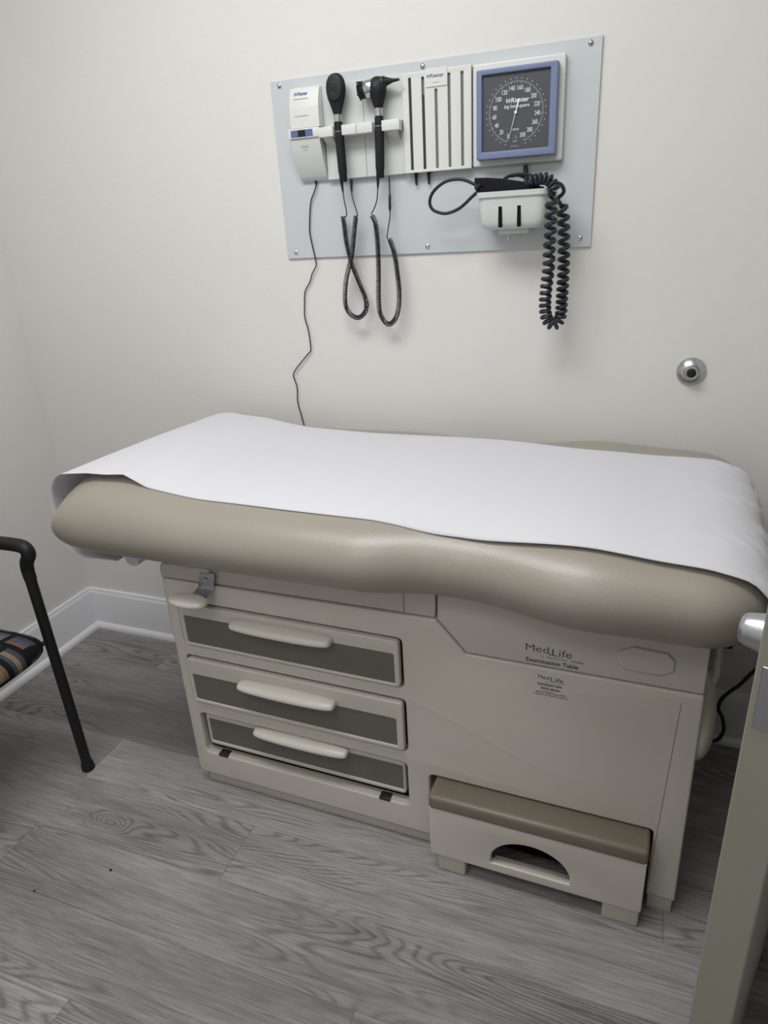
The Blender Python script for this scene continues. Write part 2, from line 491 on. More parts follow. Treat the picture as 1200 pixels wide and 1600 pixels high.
def skirting(axis, a0, a1, sgn=1):
    H_ = 0.166
    prof = [(0, 0), (0.026, 0), (0.0265, 0.010), (0.024, 0.016), (0.0185, 0.0215), (0.0135, 0.023), (0.0135, H_ - 0.020), (0.0125, H_ - 0.014),
            (0.010, H_ - 0.011), (0.010, H_ - 0.006), (0.008, H_ - 0.001), (0.004, H_), (0, H_)]
    b = B()
    if axis == 'x': b.prism([(-p[0] * 1, p[1]) for p in prof], a0, a1, 'yz')
    elif axis == 'y': b.prism([(p[0], p[1]) for p in prof], a0, a1, 'xz')
    else: b.prism([(RX - p[0], p[1]) for p in prof], a0, a1, 'xz')
    return b


struct('baseboard_back', skirting('x', 0, RX), M['trim'])
struct('baseboard_left', skirting('y', FY, 0), M['trim'])
struct('baseboard_right', merge(skirting('r', DH1 + 0.06, 0), skirting('r', FY, DH0 - 0.06)), M['trim'])

# half open door, seen edge-on at the right
du = Vector((0.30, 0.954, 0)).normalized(); de = Vector((du.y, -du.x, 0))
DL = Vector((2.0265, -1.128, 0)); DT, DW = 0.0425, 0.755
dm = Matrix(((du.x, de.x, 0, DL.x), (du.y, de.y, 0, DL.y), (0, 0, 1, 0), (0, 0, 0, 1)))   # local x along leaf, y across the thickness


def dpart(name, b, m, parent=None):
    if isinstance(b, B):
        b.bm.transform(dm)
    return obj(name, b, m, parent, local=True)


door = dpart('door_1', B().box(0, DW, 0, DT, 0.008, 2.04, 0.0015, 1), M['doorp']); door['kind'] = 'structure'
KU, KZ = 0.120, 0.963
kb = B().lathe([(0, 0), (0.034, 0), (0.034, -0.002), (0.031, -0.004), (0.0235, -0.005), (0.0225, -0.008), (0.0205, -0.016), (0.0188, -0.024),
                (0.0175, -0.029), (0.0160, -0.0325), (0.0120, -0.0350), (0.006, -0.0360), (0, -0.0362)], (KU, 0, KZ - 0.004), (0, 1, 0), 40)
dpart('door_knob', kb, M['steel'], door)
kb2 = B().lathe([(0, 0.0), (0.031, 0.0), (0.031, 0.004), (0.014, 0.011), (0.0125, 0.024), (0.0225, 0.038), (0.0240, 0.05), (0.020, 0.064), (0, 0.068)],
                (KU, DT, KZ), (0, 1, 0), 40)
dpart('door_knob', kb2, M['steel'], door)
lp = dpart('latch_plate', B().box(-0.0016, 0.004, 0.0055, 0.0395, KZ - 0.034, KZ + 0.034, 0.0006, 1), M['steel'], door)
dpart('latch_bolt', B().prism([(0.0, 0.011), (-0.010, 0.034), (0.0, 0.034)], KZ - 0.010, KZ + 0.006, 'xy', 0.0006), M['chrome'], lp)
for dz in (-0.024, 0.024):
    dpart('screw', B().lathe([(0, -0.0026), (0.003, -0.0024), (0.0035, -0.0014), (0.0035, 0.0)], (0, 0.0237, KZ + dz), (1, 0, 0), 12), M['bracket'], lp)

# ------------------------------------------------------------------ wall board
wb = thing('wall_board', (1.379, 0, 1.30), 'pale grey rectangular mounting board screwed to the wall above the examination table', 'board')
obj('panel', B().box(0.9947, 1.7633, -0.006, 0, 1.3005, 1.7017, 0.0008, 1), M['board'], wb)
for x, z in [(1.019, 1.691), (1.380, 1.691), (1.740, 1.691), (1.020, 1.316), (1.380, 1.317), (1.739, 1.320)]:
    obj('screw', B().lathe([(0, -0.0045), (0.0025, -0.0042), (0.0052, -0.0022), (0.0058, 0), (0.0058, 0.002)], (x, -0.006, z), (0, 1, 0), 16), M['chrome'], wb)

# transformer / charger unit
ch = thing('diagnostic_power_unit', (1.10, -0.006, 1.478), 'white curved power unit with blue logo at the left end of the instrument row', 'power unit')
profu = [(-0.006, 1.677), (-0.026, 1.678), (-0.032, 1.672), (-0.039, 1.655), (-0.0435, 1.635), (-0.0455, 1.612), (-0.046, 1.5925), (-0.046, 1.5925), (-0.006, 1.5925)]
obj('cover', B().prism(profu, 1.058, 1.1345, 'yz', 0.0012), M['plast'], ch)
obj('band', B().box(1.0525, 1.1335, -0.0500, -0.006, 1.5705, 1.5915, 0.0015), M['plast'], ch)
profl = [(-0.006, 1.5700), (-0.046, 1.5700), (-0.043, 1.548), (-0.037, 1.528), (-0.030, 1.508), (-0.021, 1.490), (-0.014, 1.480), (-0.010, 1.478), (-0.006, 1.478)]
lowb = B()
t = bmesh.new()
x0s = [1.0555, 1.0555, 1.0560, 1.0570, 1.0580, 1.0600, 1.0610, 1.0610, 1.0610]
va = [t.verts.new((x0s[i], p[0], p[1])) for i, p in enumerate(profl)]
vb = [t.verts.new((1.1330, p[0], p[1])) for p in profl]
t.faces.new(va); t.faces.new(vb[::-1])
for i in range(len(profl)): t.faces.new((va[i], vb[i], vb[(i + 1) % len(profl)], va[(i + 1) % len(profl)]))
lowb.join(t)
obj('lower_cover', lowb, M['plast2'], ch)
iw = obj('indicator_window', B().box(1.060, 1.1175, -0.0508, -0.049, 1.5735, 1.5880), M['shade'], ch)
obj('indicator_lamp', B().box(1.079, 1.0985, -0.0512, -0.050, 1.5738, 1.5877), M['blackm'], iw)


def ringlogo(x, z, r, y):
    b = B()
    for sg in (-1, 1):
        a0, a1 = (PI / 2 + 0.35, 3 * PI / 2 - 0.35) if sg < 0 else (-PI / 2 + 0.35, PI / 2 - 0.35)
        rows = []
        for k in range(9):
            a = a0 + (a1 - a0) * k / 8
            rows.append([(x + sg * 0.05 * r + math.cos(a) * r * f_, y, z + math.sin(a) * r * f_) for f_ in (1.0, 0.66)])
        b.grid(rows)
    b.box(x - r * 0.34, x - r * 0.1, y, y + 0.0001, z - r * 0.45, z + r * 0.45)
    b.box(x + r * 0.1, x + r * 0.34, y, y + 0.0001, z - r * 0.45, z + r * 0.45)
    return b


# logo sits on the sloping top of the cover
lg = merge(ringlogo(1.0745, 1.6640, 0.0036, -0.0362 - 0.0006), text('Riester', 1.0800, 1.1060, 1.6605, 1.6680, -0.0362, 0.012))
for v in lg.bm.verts: v.co.y += (v.co.z - 1.664) * 0.42
obj('logo', lg, M['logo'], ch)
for z, y in ((1.6530, -0.0400), (1.6170, -0.0455)): obj('groove_line', B().box(1.070, 1.1075, y - 0.0006, y, z, z + 0.0005), M['grey'], ch)
lt = merge(text('ri-former', 1.0810, 1.1010, 1.5515, 1.5565, -0.0453), text('diagnostic', 1.0840, 1.0990, 1.5455, 1.5475, -0.0440))
obj('model_print', lt, M['grey'], ch)

# instrument holder
ih = thing('instrument_holder', (1.24, -0.006, 1.478), 'white two-bay wall holder with shelf gripping the black scope handles', 'holder')
for a, b_ in ((1.1345, 1.2372), (1.2378, 1.3345)):
    obj('back_panel', plate(rrect(a, b_, 1.478, 1.679, 0.003), [], -0.019, -0.0055, 0.0015), M['plast2'], ih)
pts = [(1.1345, -0.018), (1.1345, -0.055), (1.1715, -0.055), (1.1735, -0.030), (1.192, -0.030), (1.194, -0.055), (1.2305, -0.055), (1.2305, -0.018)]
led1 = B().prism(pts, 1.5675, 1.5885, 'xy', 0.001)
pts = [(1.2315, -0.018), (1.2315, -0.055), (1.2700, -0.055), (1.2720, -0.030), (1.2915, -0.030), (1.2935, -0.055), (1.3360, -0.055), (1.3335, -0.018)]
led2 = B().prism(pts, 1.5675, 1.5885, 'xy', 0.001)
obj('shelf', led1, M['plast'], ih); obj('shelf', led2, M['plast'], ih)
for a, b_ in ((1.14, 1.165), (1.30, 1.326)):
    obj('bracket', B().prism([(-0.0185, 1.568), (-0.045, 1.568), (-0.0185, 1.548)], a, b_, 'yz', 0.0006), M['plast2'], ih)

# specula dispenser
sd = thing('speculum_dispenser', (1.417, -0.006, 1.478), 'white slotted dispenser panel with five vertical slots beside the square gauge', 'dispenser')
slots = [(1.355, 1.484, 1.668), (1.3855, 1.484, 1.667), (1.4155, 1.484, 1.641), (1.4455, 1.484, 1.668), (1.475, 1.484, 1.668)]
obj('front_panel', plate(rrect(1.3365, 1.4955, 1.478, 1.6785, 0.002), [rrect(x - 0.0032, x + 0.0032, a, b_, 0.001) for x, a, b_ in slots], -0.0275, -0.0215, 0.001), M['plast'], sd)
obj('housing', B().box(1.338, 1.494, -0.0210, -0.0055, 1.4795, 1.677), M['slotg'], sd)
for i, (x, a, b_) in enumerate(slots):
    if i < 2: obj('speculum_stack', B().tube([(x, -0.0215, a), (x, -0.0215, b_ - (0.034 if i else 0.004))], 0.0042, 12), M['slot'], sd)
    else: obj('slot_backing', B().box(x - 0.0042, x + 0.0042, -0.0222, -0.0208, a, b_), M['slotg'], sd)
obj('logo_tab', plate(rrect(1.3925, 1.4425, 1.645, 1.6805, 0.0015), [], -0.0295, -0.0270, 0.0008), M['plast'], sd)
obj('logo', merge(ringlogo(1.3990, 1.6660, 0.0032, -0.0302), text('Riester', 1.4040, 1.4350, 1.6628, 1.6697, -0.0297, 0.012)), M['logo'], sd)
obj('model_print', text('ri-spec', 1.4080, 1.4240, 1.6515, 1.6545, -0.0297), M['grey'], sd)
for x in (1.359, 1.390):
    obj('speculum_tip', B().lathe([(0.0042, 0), (0.0042, -0.004), (0.0020, -0.027), (0, -0.027)], (x, -0.014, 1.479), (0, 0, 1), 14), M['blackm'], sd)

# square aneroid gauge
ga = thing('blood_pressure_gauge', (1.595, -0.006, 1.478), 'square black dial blood pressure gauge in a slate blue frame on white backplate', 'gauge')
obj('backplate', plate(rrect(1.4965, 1.6935, 1.4795, 1.6775, 0.005), [], -0.021, -0.0055, 0.003, 3), M['plast'], ga)
obj('frame', plate(rrect(1.510, 1.682, 1.491, 1.6625, 0.004), [rrect(1.5225, 1.6665, 1.5062, 1.6520, 0.002)], -0.043, -0.0205, 0.0025, 3), M['blue'], ga)
di = obj('dial', B().box(1.518, 1.671, -0.0365, -0.022, 1.502, 1.657), M['dial'], ga)
GX, GZ, GY = 1.595, 1.5775, -0.0370
tk = B(); YS = GY


def stroke(b, x0, z0, x1, z1, w, y=None, w2=None):
    y = YS if y is None else y
    d = Vector((x1 - x0, z1 - z0)); n = Vector((-d.y, d.x)).normalized()
    w2 = w if w2 is None else w2
    v = [b.bm.verts.new((x0 + n.x * w / 2, y, z0 + n.y * w / 2)), b.bm.verts.new((x0 - n.x * w / 2, y, z0 - n.y * w / 2)),
         b.bm.verts.new((x1 - n.x * w2 / 2, y, z1 - n.y * w2 / 2)), b.bm.verts.new((x1 + n.x * w2 / 2, y, z1 + n.y * w2 / 2))]
    b.bm.faces.new(v)


def gp(v, r):
    a = math.radians(-160 + v * 320 / 300); return GX + math.sin(a) * r, GZ + math.cos(a) * r


for v in range(0, 301, 2):
    big = v % 20 == 0; m10 = v % 10 == 0
    r0, r1 = (0.0535, 0.0590) if big else ((0.0545, 0.0590) if m10 else (0.0560, 0.0590))
    stroke(tk, *gp(v, r0), *gp(v, r1), 0.0005 if big else 0.00032)
for v in range(0, 301, 10):
    x, z = gp(v, 0.0635); tk.lathe([(0, 0), (0.0009, 0)], (x, YS, z), (0, 1, 0), 10)
obj('scale_marks', tk, M['white'], di)
nums = []
for v in range(0, 301, 20):
    x, z = gp(v, 0.0462); s = str(v); w = 0.0043 * len(s) * 0.92
    nums.append(text(s, x - w / 2, x + w / 2, z - 0.0043, z + 0.0043, GY, 0.004))
obj('scale_numbers', merge(*nums), M['white'], di)
obj('logo', merge(ringlogo(1.5785, 1.6005, 0.0046, GY - 0.0003), text('Riester', 1.5850, 1.6230, 1.5960, 1.6052, GY, 0.02),
                  text('big ben square', 1.5705, 1.6235, 1.5845, 1.5930, GY, 0.01)), M['white'], di)
obj('small_print', merge(text('CE 0124', 1.5885, 1.6020, 1.5435, 1.5475, GY, 0.02), text('mmHg', 1.5895, 1.5985, 1.5215, 1.5240, GY, 0.02),
                         text('Made in Germany', 1.5860, 1.6015, 1.5125, 1.5145, GY, 0.01)), M['white'], di)
sq = B(); 
for a in ((1.5905, 1.5260, 1.5985, 1.5260), (1.5905, 1.5335, 1.5985, 1.5335), (1.5905, 1.5260, 1.5905, 1.5335), (1.5985, 1.5260, 1.5985, 1.5335)): stroke(sq, *a, 0.0005)
sq.box(1.5945, 1.5980, GY, GY + 0.0002, 1.5265, 1.5330)
obj('emblem', sq, M['grey'], di)
ne = B(); nx, nz = gp(-4, 0.0535)
dx, dz = (nx - GX) / 0.0535, (nz - GZ) / 0.0535
stroke(ne, GX, GZ, nx, nz, 0.0014, -0.0395, 0.0006); stroke(ne, GX, GZ, GX - dx * 0.026, GZ - dz * 0.026, 0.0022, -0.0395, 0.0040)
ne.lathe([(0, -0.0412), (0.0030, -0.0408), (0.0034, -0.038), (0.0034, -0.0368)], (GX, 0, GZ), (0, 1, 0), 20)
obj('needle', ne, M['white'], ga)
obj('zero_box', B().box(*(lambda p: (p[0] - 0.0032, p[0] + 0.0032))(gp(0, 0.057)), GY - 0.0002, GY, gp(0, 0.057)[1] - 0.0012, gp(0, 0.057)[1] + 0.0012), M['slotg'], di)
cp = P(821, 262, -0.018)
obj('hose_connector', B().tube([(cp.x, -0.016, 1.4815), (cp.x, -0.016, 1.470)], 0.0038, 12), M['slotg'], ga)

# ------------------------------------------------------------------ cuff basket
bk = thing('cuff_basket', (1.60, -0.006, 1.334), 'white plastic cuff basket with two dark vertical slots under the gauge', 'basket')


def bowl(x0, x1, yf, yb, r, n=6):
    """open-back U outline in xy, going left-back -> front -> right-back"""
    pl = [(x0, yb)] + fillet([(x0, yb), (x0, yf), (x1, yf), (x1, yb)], [0, r, r, 0], n)[1:-1] + [(x1, yb)]
    return pl


rows = []
for z, ins in ((1.4245, 0.0), (1.4135, 0.0005), (1.4130, 0.004), (1.385, 0.0058), (1.362, 0.0078), (1.353, 0.0115), (1.3475, 0.018)):
    rows.append([(x, y, z) for x, y in bowl(1.5215 + ins, 1.6815 - ins, -0.104 + ins, -0.0065, 0.022)])
b = B().grid(rows)
inner = [[(x, y, z) for x, y in bowl(1.5215 + ins, 1.6815 - ins, -0.104 + ins, -0.0065, 0.020)] for z, ins in ((1.4245, 0.004), (1.4135, 0.008), (1.360, 0.0115), (1.3505, 0.0185))]
b2 = B().grid(inner)
capr = B().grid([rows[0], inner[0]])
bot = B(); vs = [bot.bm.verts.new(p) for p in rows[-1]]; bot.bm.faces.new(vs)
b = merge(b, b2, capr, bot); bmesh.ops.remove_doubles(b.bm, verts=b.bm.verts[:], dist=1e-5)
b.box(1.528, 1.675, -0.009, -0.006, 1.349, 1.420)
obj('tray', b, M['plast2'], bk, sharp=30)
for x in (1.5765, 1.6175):
    obj('slot', plate(rrect(x - 0.0040, x + 0.0040, 1.3515, 1.4075, 0.0038), [], -0.0988, -0.088, 0.0001), M['dark'], bk)
obj('mounting_bracket', B().box(1.566, 1.632, -0.060, -0.020, 1.337, 1.3478, 0.003), M['plast'], bk)
obj('thumb_screw', B().lathe([(0, 0.012), (0.002, 0.012), (0.002, 0.004), (0.0042, 0.003), (0.0042, -0.002), (0, -0.003)], (1.588, -0.055, 1.3265), (0, 0, 1), 14), M['chrome'], bk)

# cuff stuffed into the basket
b = B()
prof = [(742, 278), (760, 277.5), (780, 278.5), (800, 281), (820, 284), (838, 289), (850, 292)]
topp = [P(px, py, -0.066) for px, py in prof]
rows = [[Vector((p.x, -0.066 + 0.004 * math.sin(k * 1.3), p.z)) for k, p in enumerate(topp)]]
for f_, yy in ((0.0, -0.072), (0.35, -0.076), (1.0, -0.080)):
    rows.append([Vector((1.548 + 0.105 * k / 6 if f_ == 1 else p.x * (1 - f_ * 0.5) + (1.548 + 0.105 * k / 6) * f_ * 0.5, yy + 0.003 * math.sin(k * 1.9 + f_), (p.z - 0.004) * (1 - f_) + 1.370 * f_)) for k, p in enumerate(topp)])
b.grid(rows)
rows2 = [[v + Vector((0, 0.0, 0)) for v in rows[0]]]
for f_, yy in ((0.3, -0.045), (1.0, -0.030)):
    rows2.append([Vector((1.548 + 0.105 * k / 6 if f_ == 1 else p.x, yy, (p.z - 0.003) * (1 - f_) + 1.365 * f_)) for k, p in enumerate(topp)])
b.grid(rows2)
b.box(1.542, 1.661, -0.080, -0.024, 1.358, 1.418, 0.006)
cuff = top('pressure_cuff', b, M['cuff'], 'black fabric blood pressure cuff folded into the white basket', 'cuff')

# loop of hose at the left of the basket + coiled hose
yl = -0.072
lp_ = [(752, 296), (745, 290), (733, 284), (722, 280.5), (708, 280.5), (695, 284.5), (682, 294), (674, 305), (671.5, 315), (673, 323), (679, 329.5), (692.5, 333.5), (704, 332), (717, 326), (727, 318), (736, 309), (747, 299)]
hl = thing('cuff_hose', (1.53, -0.07, 1.39), 'smooth black hose looping out left of the cuff basket', 'hose')
obj('hose_loop', B().tube(spline([P(x, y, yl) for x, y in lp_], 6), 0.0036, 12), M['black'], hl)
obj('hose_sleeve', B().tube([P(743, 296, yl - 0.002), P(752, 288, yl - 0.002)], 0.0052, 12), M['blackm'], hl)
co = thing('coiled_gauge_hose', (1.69, -0.06, 1.12), 'thick dark coiled hose hanging in a long loop right of the cuff basket', 'hose')
yc = -0.118
left = [(866, 304), (862, 318), (861, 340), (860, 365), (858, 390), (857.5, 415), (854.5, 440), (852.5, 460), (851.5, 478), (853, 493), (857.5, 503), (864.5, 507), (871.5, 503), (876, 493),
        (877.5, 475), (879, 450), (880.5, 420), (881, 390), (881, 360), (880, 335), (877, 321)]
pl = []
for i, (x, y) in enumerate(left):
    yy = yc if i < 6 else yc + min(1, (i - 6) / 5) * 0.040 if i <= 11 else -0.078
    yy = yc + (0.045 * min(1, max(0, (i - 4) / 9)))
    pl.append(P(x, y, yy))
obj('coil', B().tube(helix(pl, 0.0098, 0.0172, 16, lambda t: 0.0105 + 0.009 * min(1, abs(t - 0.53) / 0.35)), 0.0046, 8), M['coil'], co)
# messy wound turns resting on the basket rim
mess = [(823, 286), (832, 282), (842, 280), (852, 279), (860, 283), (865, 291), (866, 300)]
obj('coil_bundle', B().tube(helix([P(x, y, -0.086 - 0.004 * i) for i, (x, y) in enumerate(mess)], 0.0088, 0.0105, 16), 0.0041, 8), M['coil'], co)
tail = [(877, 321), (872, 311), (879, 303), (881, 297), (877, 289), (868, 285)]
obj('hose_end', B().tube(spline([P(x, y, -0.080) for x, y in tail], 8), 0.0040, 10), M['black'], co)
arch = [(821, 266), (821, 272)]
obj('connector_sleeve', B().tube([P(821, 259, -0.016), P(821, 274, -0.020)], 0.0050, 12), M['blackm'], co)
arch = [(821, 270, -0.020), (821, 277, -0.028), (812, 274, -0.040), (800, 274, -0.046), (790, 278, -0.050), (785, 284, -0.052)]
obj('hose_arch', B().tube(spline([P(*a) for a in arch], 8), 0.0036, 10), M['black'], co)
arch = [(800, 275, -0.046), (812, 272.5, -0.058), (826, 273.5, -0.072), (838, 277, -0.082)]
obj('hose_arch', B().tube(spline([P(*a) for a in arch], 8), 0.0036, 10), M['black'], co)

# ------------------------------------------------------------------ ophthalmoscope
YO = -0.0465
op = thing('ophthalmoscope', (1.185, YO, 1.47), 'black ophthalmoscope with flat oval head hanging in the left bay', 'ophthalmoscope')
ph = [(0, 1.6940), (0.009, 1.6925), (0.0170, 1.687), (0.0222, 1.6780), (0.0240, 1.667), (0.0238, 1.656), (0.0215, 1.645), (0.0178, 1.635), (0.0145, 1.626), (0.0120, 1.618), (0.0098, 1.6105), (0, 1.6105)]
ox = 1.1835
hd = obj('head', B().lathe([(r, z) for r, z in ph], (ox, YO, 0), (0, 0, 1), 32, 1.0, 0.52, up=(1, 0, 0)), M['blackm'], op)
pf = plate([(ox + r * math.cos(a) * (0.0190), 1.664 + math.sin(a) * 0.0265) for r in (1,) for a in [2 * PI * k / 28 for k in range(28)]], [], YO - 0.0132, YO - 0.006, 0.0012)
obj('face_plate', pf, M['black'], hd)
obj('viewing_window', B().lathe([(0.0024, -0.0002), (0.0036, -0.0014), (0.0042, 0)], (ox, YO - 0.0133, 1.6580), (0, 1, 0), 18, 1, 1.6, up=(1, 0, 0)), M['slot'], hd)
obj('model_print', text('ri-scope L', ox - 0.0085, ox + 0.0085, 1.6735, 1.6755, YO - 0.0135), M['grey'], hd)
obj('scale_print', text('+20 -20', ox - 0.005, ox + 0.005, 1.6500, 1.6518, YO - 0.0135), M['grey'], hd)
obj('chrome_collar', B().lathe([(0.0085, 1.6115), (0.0096, 1.611), (0.0096, 1.601), (0.0089, 1.6005), (0.0089, 1.599), (0.0096, 1.5985), (0.0096, 1.5965), (0.008, 1.596)], (ox, YO, 0), (0, 0, 1), 28), M['chrome'], op)


def grip(parent, x0, x1, ztop, zbot):
    prof = [(0.0085, 0), (0.0100, 0.0015), (0.0102, 0.014), (0.0100, 0.019), (0.0096, 0.0195), (0.0100, 0.020)]
    ln = ztop - zbot
    prof += [(0.0104, 0.024), (0.0104, ln * 0.55), (0.0098, ln * 0.86), (0.0094, ln * 0.87), (0.0094, ln - 0.002), (0.008, ln), (0, ln)]
    ax = Vector((x1 - x0, 0, zbot - ztop)).normalized()
    h = obj('handle', B().lathe([(0, 0)] + prof, (x0, YO, ztop), ax, 28), M['blackm'], parent)
    rb = B()
    for k in range(20):
        a = 2 * PI * k / 20; o_ = Vector((math.cos(a) * 0.0103, math.sin(a) * 0.0103, 0)); 
        rb.tube([Vector((x0, YO, ztop)) + ax * 0.030 + o_, Vector((x0, YO, ztop)) + ax * (ln * 0.84) + o_ * 0.94], 0.0008, 5)
    obj('grip_ribs', rb, M['black'], h)
    obj('silver_ring', B().lathe([(0.0098, 0.0192), (0.01045, 0.0194), (0.01045, 0.0206), (0.0098, 0.0208)], (x0, YO, ztop), ax, 28), M['chrome'], h)


grip(op, ox, 1.1870, 1.5965, 1.4700)
YW = -0.040
w1 = [(534, 284), (535.5, 299)]
cr = obj('cord', B().tube([P(533.6, 283, YO), P(534.6, 291, YO), P(536, 301, YO)], [0.0042, 0.0034, 0.0018], 10)
         .tube(spline([P(535.8, 299, YO), P(538, 314, YO), P(541, 328, YO), P(541.5, 337, YO), P(538, 339, YO)], 8), 0.0014, 8), M['black'], op)
A = [(536, 338), (538, 352), (540, 370), (543, 386), (549, 410), (555, 426), (561, 441), (567, 455), (572, 470), (572.5, 482), (567, 492), (558.6, 496.5), (548, 491), (541, 480), (539, 467), (539.5, 450), (541.5, 433), (545, 418), (548.5, 405), (551, 388), (552.5, 372), (554.5, 352), (556, 338)]
pa = []
for i, (x, y) in enumerate(A): pa.append(P(x, y, -0.034 + (0.010 * math.sin(PI * i / (len(A) - 1)) if False else (0.007 if i < 9 else -0.003))))
obj('coiled_cord', B().tube(helix(pa, 0.0052, 0.0042, 12), 0.00135, 6), M['coil'], op)
obj('cord', B().tube(spline([P(556, 338, -0.035), P(558.5, 335, -0.035), P(554, 320, -0.032), P(550, 305, -0.026), P(549, 294, -0.018)], 8), 0.0014, 8)
    .tube([P(549.4, 299, -0.022), P(548.6, 281, -0.014)], [0.0022, 0.0040], 10), M['black'], op)

# ------------------------------------------------------------------ otoscope
ot = thing('otoscope', (1.283, YO, 1.47), 'black otoscope with round head and cone tip hanging in the right bay', 'otoscope')
sx = 1.2855
th = [(0, 1.6765), (0.007, 1.6755), (0.0135, 1.672), (0.0185, 1.6645), (0.0205, 1.655), (0.0198, 1.645), (0.0172, 1.635), (0.0138, 1.6255), (0.0112, 1.618), (0.0098, 1.6135), (0, 1.6135)]
hd = obj('head', B().lathe(th, (sx, YO, 0), (0, 0, 1), 32, 1.0, 0.85, up=(1, 0, 0)), M['blackm'], ot)
ax = Vector((-1, 0, -0.16)).normalized()
obj('chrome_band', B().lathe([(0, 0.010), (0.0170, 0.010), (0.0188, 0.014), (0.0192, 0.0290), (0.0180, 0.0305), (0, 0.0305)], (sx, YO, 1.6585), ax, 32, 0.95, 0.75, up=(0, 0, 1)), M['chrome'], hd)
eb = B().lathe([(0, 0.0305), (0.0185, 0.0305), (0.0185, 0.033), (0.0175, 0.044), (0.0160, 0.0465), (0.0125, 0.0465), (0.0115, 0.044), (0, 0.044)], (sx, YO, 1.6585), ax, 32, 0.95, 0.75, up=(0, 0, 1))
for k in range(5): eb.box(sx - 0.0455, sx - 0.0340, YO - 0.0150, YO - 0.0120, 1.6415 + k * 0.006, 1.6445 + k * 0.006, 0.0005, 1)
obj('eyepiece', eb, M['blackm'], hd)
obj('focus_peg', B().tube([(sx - 0.0400, YO - 0.004, 1.638), (sx - 0.0405, YO - 0.004, 1.6325)], 0.0022, 8), M['slot'], hd)
ax2 = Vector((1, 0, 0.02)).normalized()
obj('neck_ring', B().lathe([(0.0125, 0.010), (0.0125, 0.017), (0.0105, 0.0195), (0.006, 0.0215)], (sx, YO, 1.6625), ax2, 28), M['black'], hd)
obj('speculum', B().lathe([(0, 0.018), (0.0098, 0.018), (0.0086, 0.022), (0.0040, 0.036), (0.0024, 0.052), (0.0018, 0.052), (0, 0.050)], (sx, YO, 1.6635), ax2, 24), M['blackm'], hd)
obj('model_print', merge(text('ri-scope L', sx - 0.006, sx + 0.007, 1.6600, 1.6618, YO - 0.0180), text('CE 0124', sx - 0.003, sx + 0.005, 1.6555, 1.6580, YO - 0.0180)), M['grey'], hd)
obj('chrome_collar', B().lathe([(0.0088, 1.6145), (0.0098, 1.614), (0.0098, 1.602), (0.0090, 1.6015), (0.0090, 1.600), (0.0098, 1.5995), (0.0098, 1.5985), (0.008, 1.598)], (sx, YO, 0), (0, 0, 1), 28), M['chrome'], ot)
grip(ot, sx, 1.2812, 1.5985, 1.4715)
obj('cord', B().tube([P(590.5, 278, YO), P(590.6, 286, YO), P(590.4, 295, YO)], [0.0042, 0.0034, 0.0018], 10)
    .tube(spline([P(590.4, 294, YO), P(589, 312, YO), P(585, 325, YO), P(580.5, 334, YO), P(583, 338, YO)], 8), 0.0014, 8), M['black'], ot)
Bc = [(581.5, 337), (586, 346), (588.5, 362), (590, 380), (591.4, 417.5), (591.4, 457), (592, 475), (593.5, 488), (600, 501), (607, 506.5), (615, 502), (620.5, 491), (623.2, 476), (623.7, 457), (622.5, 440), (620.3, 422.7), (618, 405), (614, 388), (609, 374)]
obj('coiled_cord', B().tube(helix([P(x, y, -0.034) for x, y in Bc], 0.0054, 0.0042, 12), 0.00135, 6), M['coil'], ot)
obj('cord', B().tube(spline([P(609, 374, -0.034), P(604.8, 371, -0.034), P(607, 355, -0.032), P(609.3, 338, -0.030), P(609.3, 325, -0.028)], 8), 0.0014, 8)
    .tube([P(609.2, 330, -0.028), P(609.2, 325, -0.027), P(608.9, 307, -0.024), P(608.8, 303, -0.024)], [0.0018, 0.0034, 0.0032, 0.0018], 10)
    .tube([P(608.8, 305, -0.024), P(608, 276, -0.0125)], 0.0016, 8), M['black'], ot)

# power lead falling behind the table
pc = [(493.8, 284, -0.011), (493.4, 291, -0.013), (491, 300, -0.013), (486.5, 312, -0.012), (484.6, 325, -0.011), (483.8, 345, -0.011), (483.8, 362, -0.011), (486.5, 377, -0.011), (489.5, 390, -0.010), (493.5, 408, -0.009), (493.6, 416, -0.008), (487.7, 428, -0.007), (484.5, 440, -0.006), (477.5, 453, -0.006), (476, 462, -0.006), (475.7, 480, -0.006), (476.3, 496, -0.006),
      (482, 517, -0.006), (485.6, 545, -0.006), (483, 551, -0.006), (472, 564.5, -0.007), (463, 576, -0.007), (458.3, 585.5, -0.007), (461, 595, -0.007), (464.3, 606, -0.006), (465, 627.5, -0.006), (470.2, 647, -0.006), (475.4, 667, -0.006), (478, 690, -0.008)]
cpts = [P(*a) for a in pc]
x_ = cpts[-1].x
cpts += [Vector((x_ + 0.01, -0.008, 0.7)), Vector((x_ + 0.02, -0.02, 0.45)), Vector((x_ + 0.02, -0.035, 0.2)), Vector((x_ + 0.03, -0.045, 0.012)), Vector((x_ + 0.25, -0.05, 0.0045))]
pcord = top('power_lead', B().tube(spline(cpts, 6), 0.0016, 8).tube([P(493.8, 282, -0.012), P(493.8, 288, -0.012)], 0.003, 10),
            M['black'], 'thin black power lead running down the wall from the power unit', 'cable')

